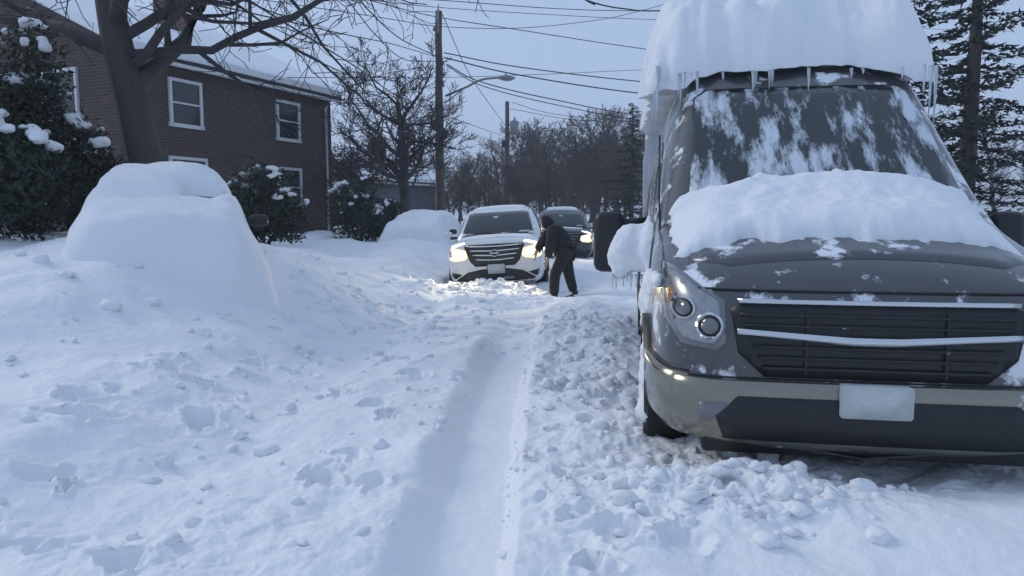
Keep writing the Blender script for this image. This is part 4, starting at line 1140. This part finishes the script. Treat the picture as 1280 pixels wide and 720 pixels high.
def person():
    X0, Y0 = .77, 12.1
    z0 = -.04
    root = empty('person', (X0, Y0, z0), 0, 'person in dark hooded jacket and dark trousers bending over beside the white SUV', 'person')
    # local: -x is where they face. y: -.. towards camera
    pel = (.12, 0, .90); wst = (.06, 0, 1.04); chs = (-.04, 0, 1.21); nck = (-.13, 0, 1.29)
    shA = (-.09, -.19, 1.24); shB = (-.09, .19, 1.24)
    elA = (-.14, -.25, .97); elB = (-.25, .20, 1.02); haA = (-.19, -.22, .73); haB = (-.36, .12, .85)
    hipA = (.12, -.10, .86); hipB = (.12, .10, .86); knA = (-.06, -.15, .50); knB = (.20, .16, .48); anA = (-.07, -.17, .10); anB = (.30, .20, .12)
    J = [(*pel, .12), (*wst, .115), (*chs, .13), (*nck, .06), (-.19, 0, 1.325, .062), (-.25, 0, 1.35, .095), (-.30, 0, 1.325, .075),
         (*shA, .06), (*elA, .042), (*haA, .028), (*shB, .06), (*elB, .042), (*haB, .028),
         (*hipA, .09), (*knA, .055), (*anA, .04), (*hipB, .09), (*knB, .055), (*anB, .04)]
    E = [(0, 1), (1, 2), (2, 3), (3, 4), (4, 5), (5, 6), (2, 7), (7, 8), (8, 9), (2, 10), (10, 11), (11, 12), (0, 13), (13, 14), (14, 15), (0, 16), (16, 17), (17, 18)]
    for hb, base in ((9, haA), (12, haB)):          # palm, four fingers and a thumb
        d = Vector((-.15, .05, -1)).normalized(); s = Vector((.1, 1, .05)).normalized()
        p = Vector(base) + d * .055; J.append((*p, (.03, .018))); pi = len(J) - 1; E.append((hb, pi))
        for k, ln in enumerate((.065, .078, .074, .055)):
            q0 = p + s * (.024 * (1.5 - k)) + d * .025
            q1 = q0 + d * ln * .55; q2 = q1 + (d * .7 + Vector((-.6, 0, 0))).normalized() * ln * .5
            n = len(J); J += [(*q0, .010), (*q1, .009), (*q2, .008)]; E += [(pi, n), (n, n + 1), (n + 1, n + 2)]
        q0 = Vector(base) + d * .03 + Vector((-.028, .01, 0)); q1 = q0 + Vector((-.03, .0, -.03)); n = len(J)
        J += [(*q0, .011), (*q1, .009)]; E += [(hb, n), (n, n + 1)]
    body = skin_mesh('body', J, E, M['skin'], root, 0)
    # jacket
    Jk = [(.10, 0, .73, (.235, .20)), (.09, 0, .90, (.235, .20)), (.06, 0, 1.04, (.23, .21)), (-.04, 0, 1.18, (.23, .20)), (-.11, 0, 1.26, (.16, .14)), (-.09, -.19, 1.22, .12), (*elA, .095), (-.185, -.222, .765, .06), (-.09, .19, 1.22, .12), (*elB, .095), (-.35, .125, .875, .06)]
    skin_mesh('jacket', Jk, [(0, 1), (1, 2), (2, 3), (3, 4), (3, 5), (5, 6), (6, 7), (3, 8), (8, 9), (9, 10)], M['jacket'], root, 0)
    Jh = [(-.09, 0, 1.28, .12), (-.17, 0, 1.345, .125), (-.235, 0, 1.365, .135), (-.29, 0, 1.355, .11)]
    skin_mesh('hood', Jh, [(0, 1), (1, 2), (2, 3)], M['jacket'], root, 0)
    Jt = [(.11, 0, .93, (.17, .15)), (*hipA, .14), (*knA, .10), (-.07, -.17, .13, .085), (*hipB, .14), (*knB, .10), (.295, .20, .15, .085)]
    skin_mesh('trousers', Jt, [(0, 1), (1, 2), (2, 3), (0, 4), (4, 5), (5, 6)], M['trousers'], root, 0)
    for an in (anA, anB):
        skin_mesh('boot', [(an[0] + .02, an[1], an[2] + .10, .07), (an[0] + .01, an[1], an[2] - .03, .065), (an[0] - .10, an[1] - .01, an[2] - .055, (.05, .04)), (an[0] - .17, an[1] - .015, an[2] - .06, (.042, .032))], [(0, 1), (1, 2), (2, 3)], M['boot'], root, 0)


person()

# ------------------------------------------------------------------ damp winter air
hm = bpy.data.materials.new('haze_air'); hm.use_nodes = True
for n_ in list(hm.node_tree.nodes):
    if n_.type == 'BSDF_PRINCIPLED': hm.node_tree.nodes.remove(n_)
pv = hm.node_tree.nodes.new('ShaderNodeVolumePrincipled'); pv.inputs['Density'].default_value = .0018; pv.inputs['Color'].default_value = (.86, .9, .96, 1)
hm.node_tree.links.new(pv.outputs[0], [n_ for n_ in hm.node_tree.nodes if n_.type == 'OUTPUT_MATERIAL'][0].inputs['Volume'])
bm = bmesh.new(); box(bm, (0, 205, 8), (1500, 450, 20)); hz = from_bm('haze', bm, hm, None, False); hz['kind'] = 'stuff'
tag(hz, 'thin grey winter haze hanging over the whole street', 'haze')

# ------------------------------------------------------------------ world, sun, camera
w = bpy.data.worlds.new('World'); SC.world = w; w.use_nodes = True
nt = w.node_tree; bg = nt.nodes['Background']
SUN_EL, SUN_AZ = R(32), R(-62)          # azimuth from +y, negative = left
sky = nt.nodes.new('ShaderNodeTexSky'); sky.sky_type = 'NISHITA'; sky.sun_disc = False
sky.sun_elevation = SUN_EL; sky.sun_rotation = SUN_AZ; sky.dust_density = 3; sky.air_density = 1.2; sky.ozone_density = 2
tc = nt.nodes.new('ShaderNodeTexCoord')
mp = nt.nodes.new('ShaderNodeMapping'); mp.inputs['Scale'].default_value = (1, 1, 3.2)
nt.links.new(tc.outputs['Generated'], mp.inputs['Vector'])
nz = nt.nodes.new('ShaderNodeTexNoise'); nz.inputs['Scale'].default_value = 1.6; nz.inputs['Detail'].default_value = 5; nz.inputs['Roughness'].default_value = .5
nt.links.new(mp.outputs[0], nz.inputs['Vector'])
cl = nt.nodes.new('ShaderNodeMix'); cl.data_type = 'RGBA'
cl.inputs['A'].default_value = (4.4, 5.95, 8.75, 1); cl.inputs['B'].default_value = (5.05, 6.6, 9.4, 1)
nt.links.new(nz.outputs['Fac'], cl.inputs['Factor'])
mx = nt.nodes.new('ShaderNodeMix'); mx.data_type = 'RGBA'; mx.inputs['Factor'].default_value = .9
nt.links.new(sky.outputs[0], mx.inputs['A']); nt.links.new(cl.outputs['Result'], mx.inputs['B'])
nt.links.new(mx.outputs['Result'], bg.inputs['Color']); bg.inputs['Strength'].default_value = .077

sd = bpy.data.lights.new('sun', 'SUN'); sd.energy = .95; sd.angle = R(24); sd.color = (1, .94, .86)
so = bpy.data.objects.new('sun', sd); COL.objects.link(so); so.location = (-20, 10, 30)
dirv = Vector((math.sin(SUN_AZ) * math.cos(SUN_EL), math.cos(SUN_AZ) * math.cos(SUN_EL), math.sin(SUN_EL)))
so.rotation_euler = (-dirv).to_track_quat('-Z', 'Y').to_euler()

cd = bpy.data.cameras.new('camera'); cam = bpy.data.objects.new('camera', cd); COL.objects.link(cam)
cd.sensor_width = 36; cd.lens = 900 / 1280 * 36; cd.clip_end = 3000; cd.clip_start = .05
cam.location = (0, 0, CAMH); cam.rotation_euler = (R(90) - PITCH, 0, 0)
SC.camera = cam
SC.view_settings.view_transform = 'Standard'; SC.view_settings.look = 'None'; SC.view_settings.exposure = .24; SC.view_settings.gamma = 1
SC.view_settings.use_curve_mapping = False
SC.cycles.use_denoising = True
SC.cycles.max_bounces = 6; SC.cycles.transparent_max_bounces = 12
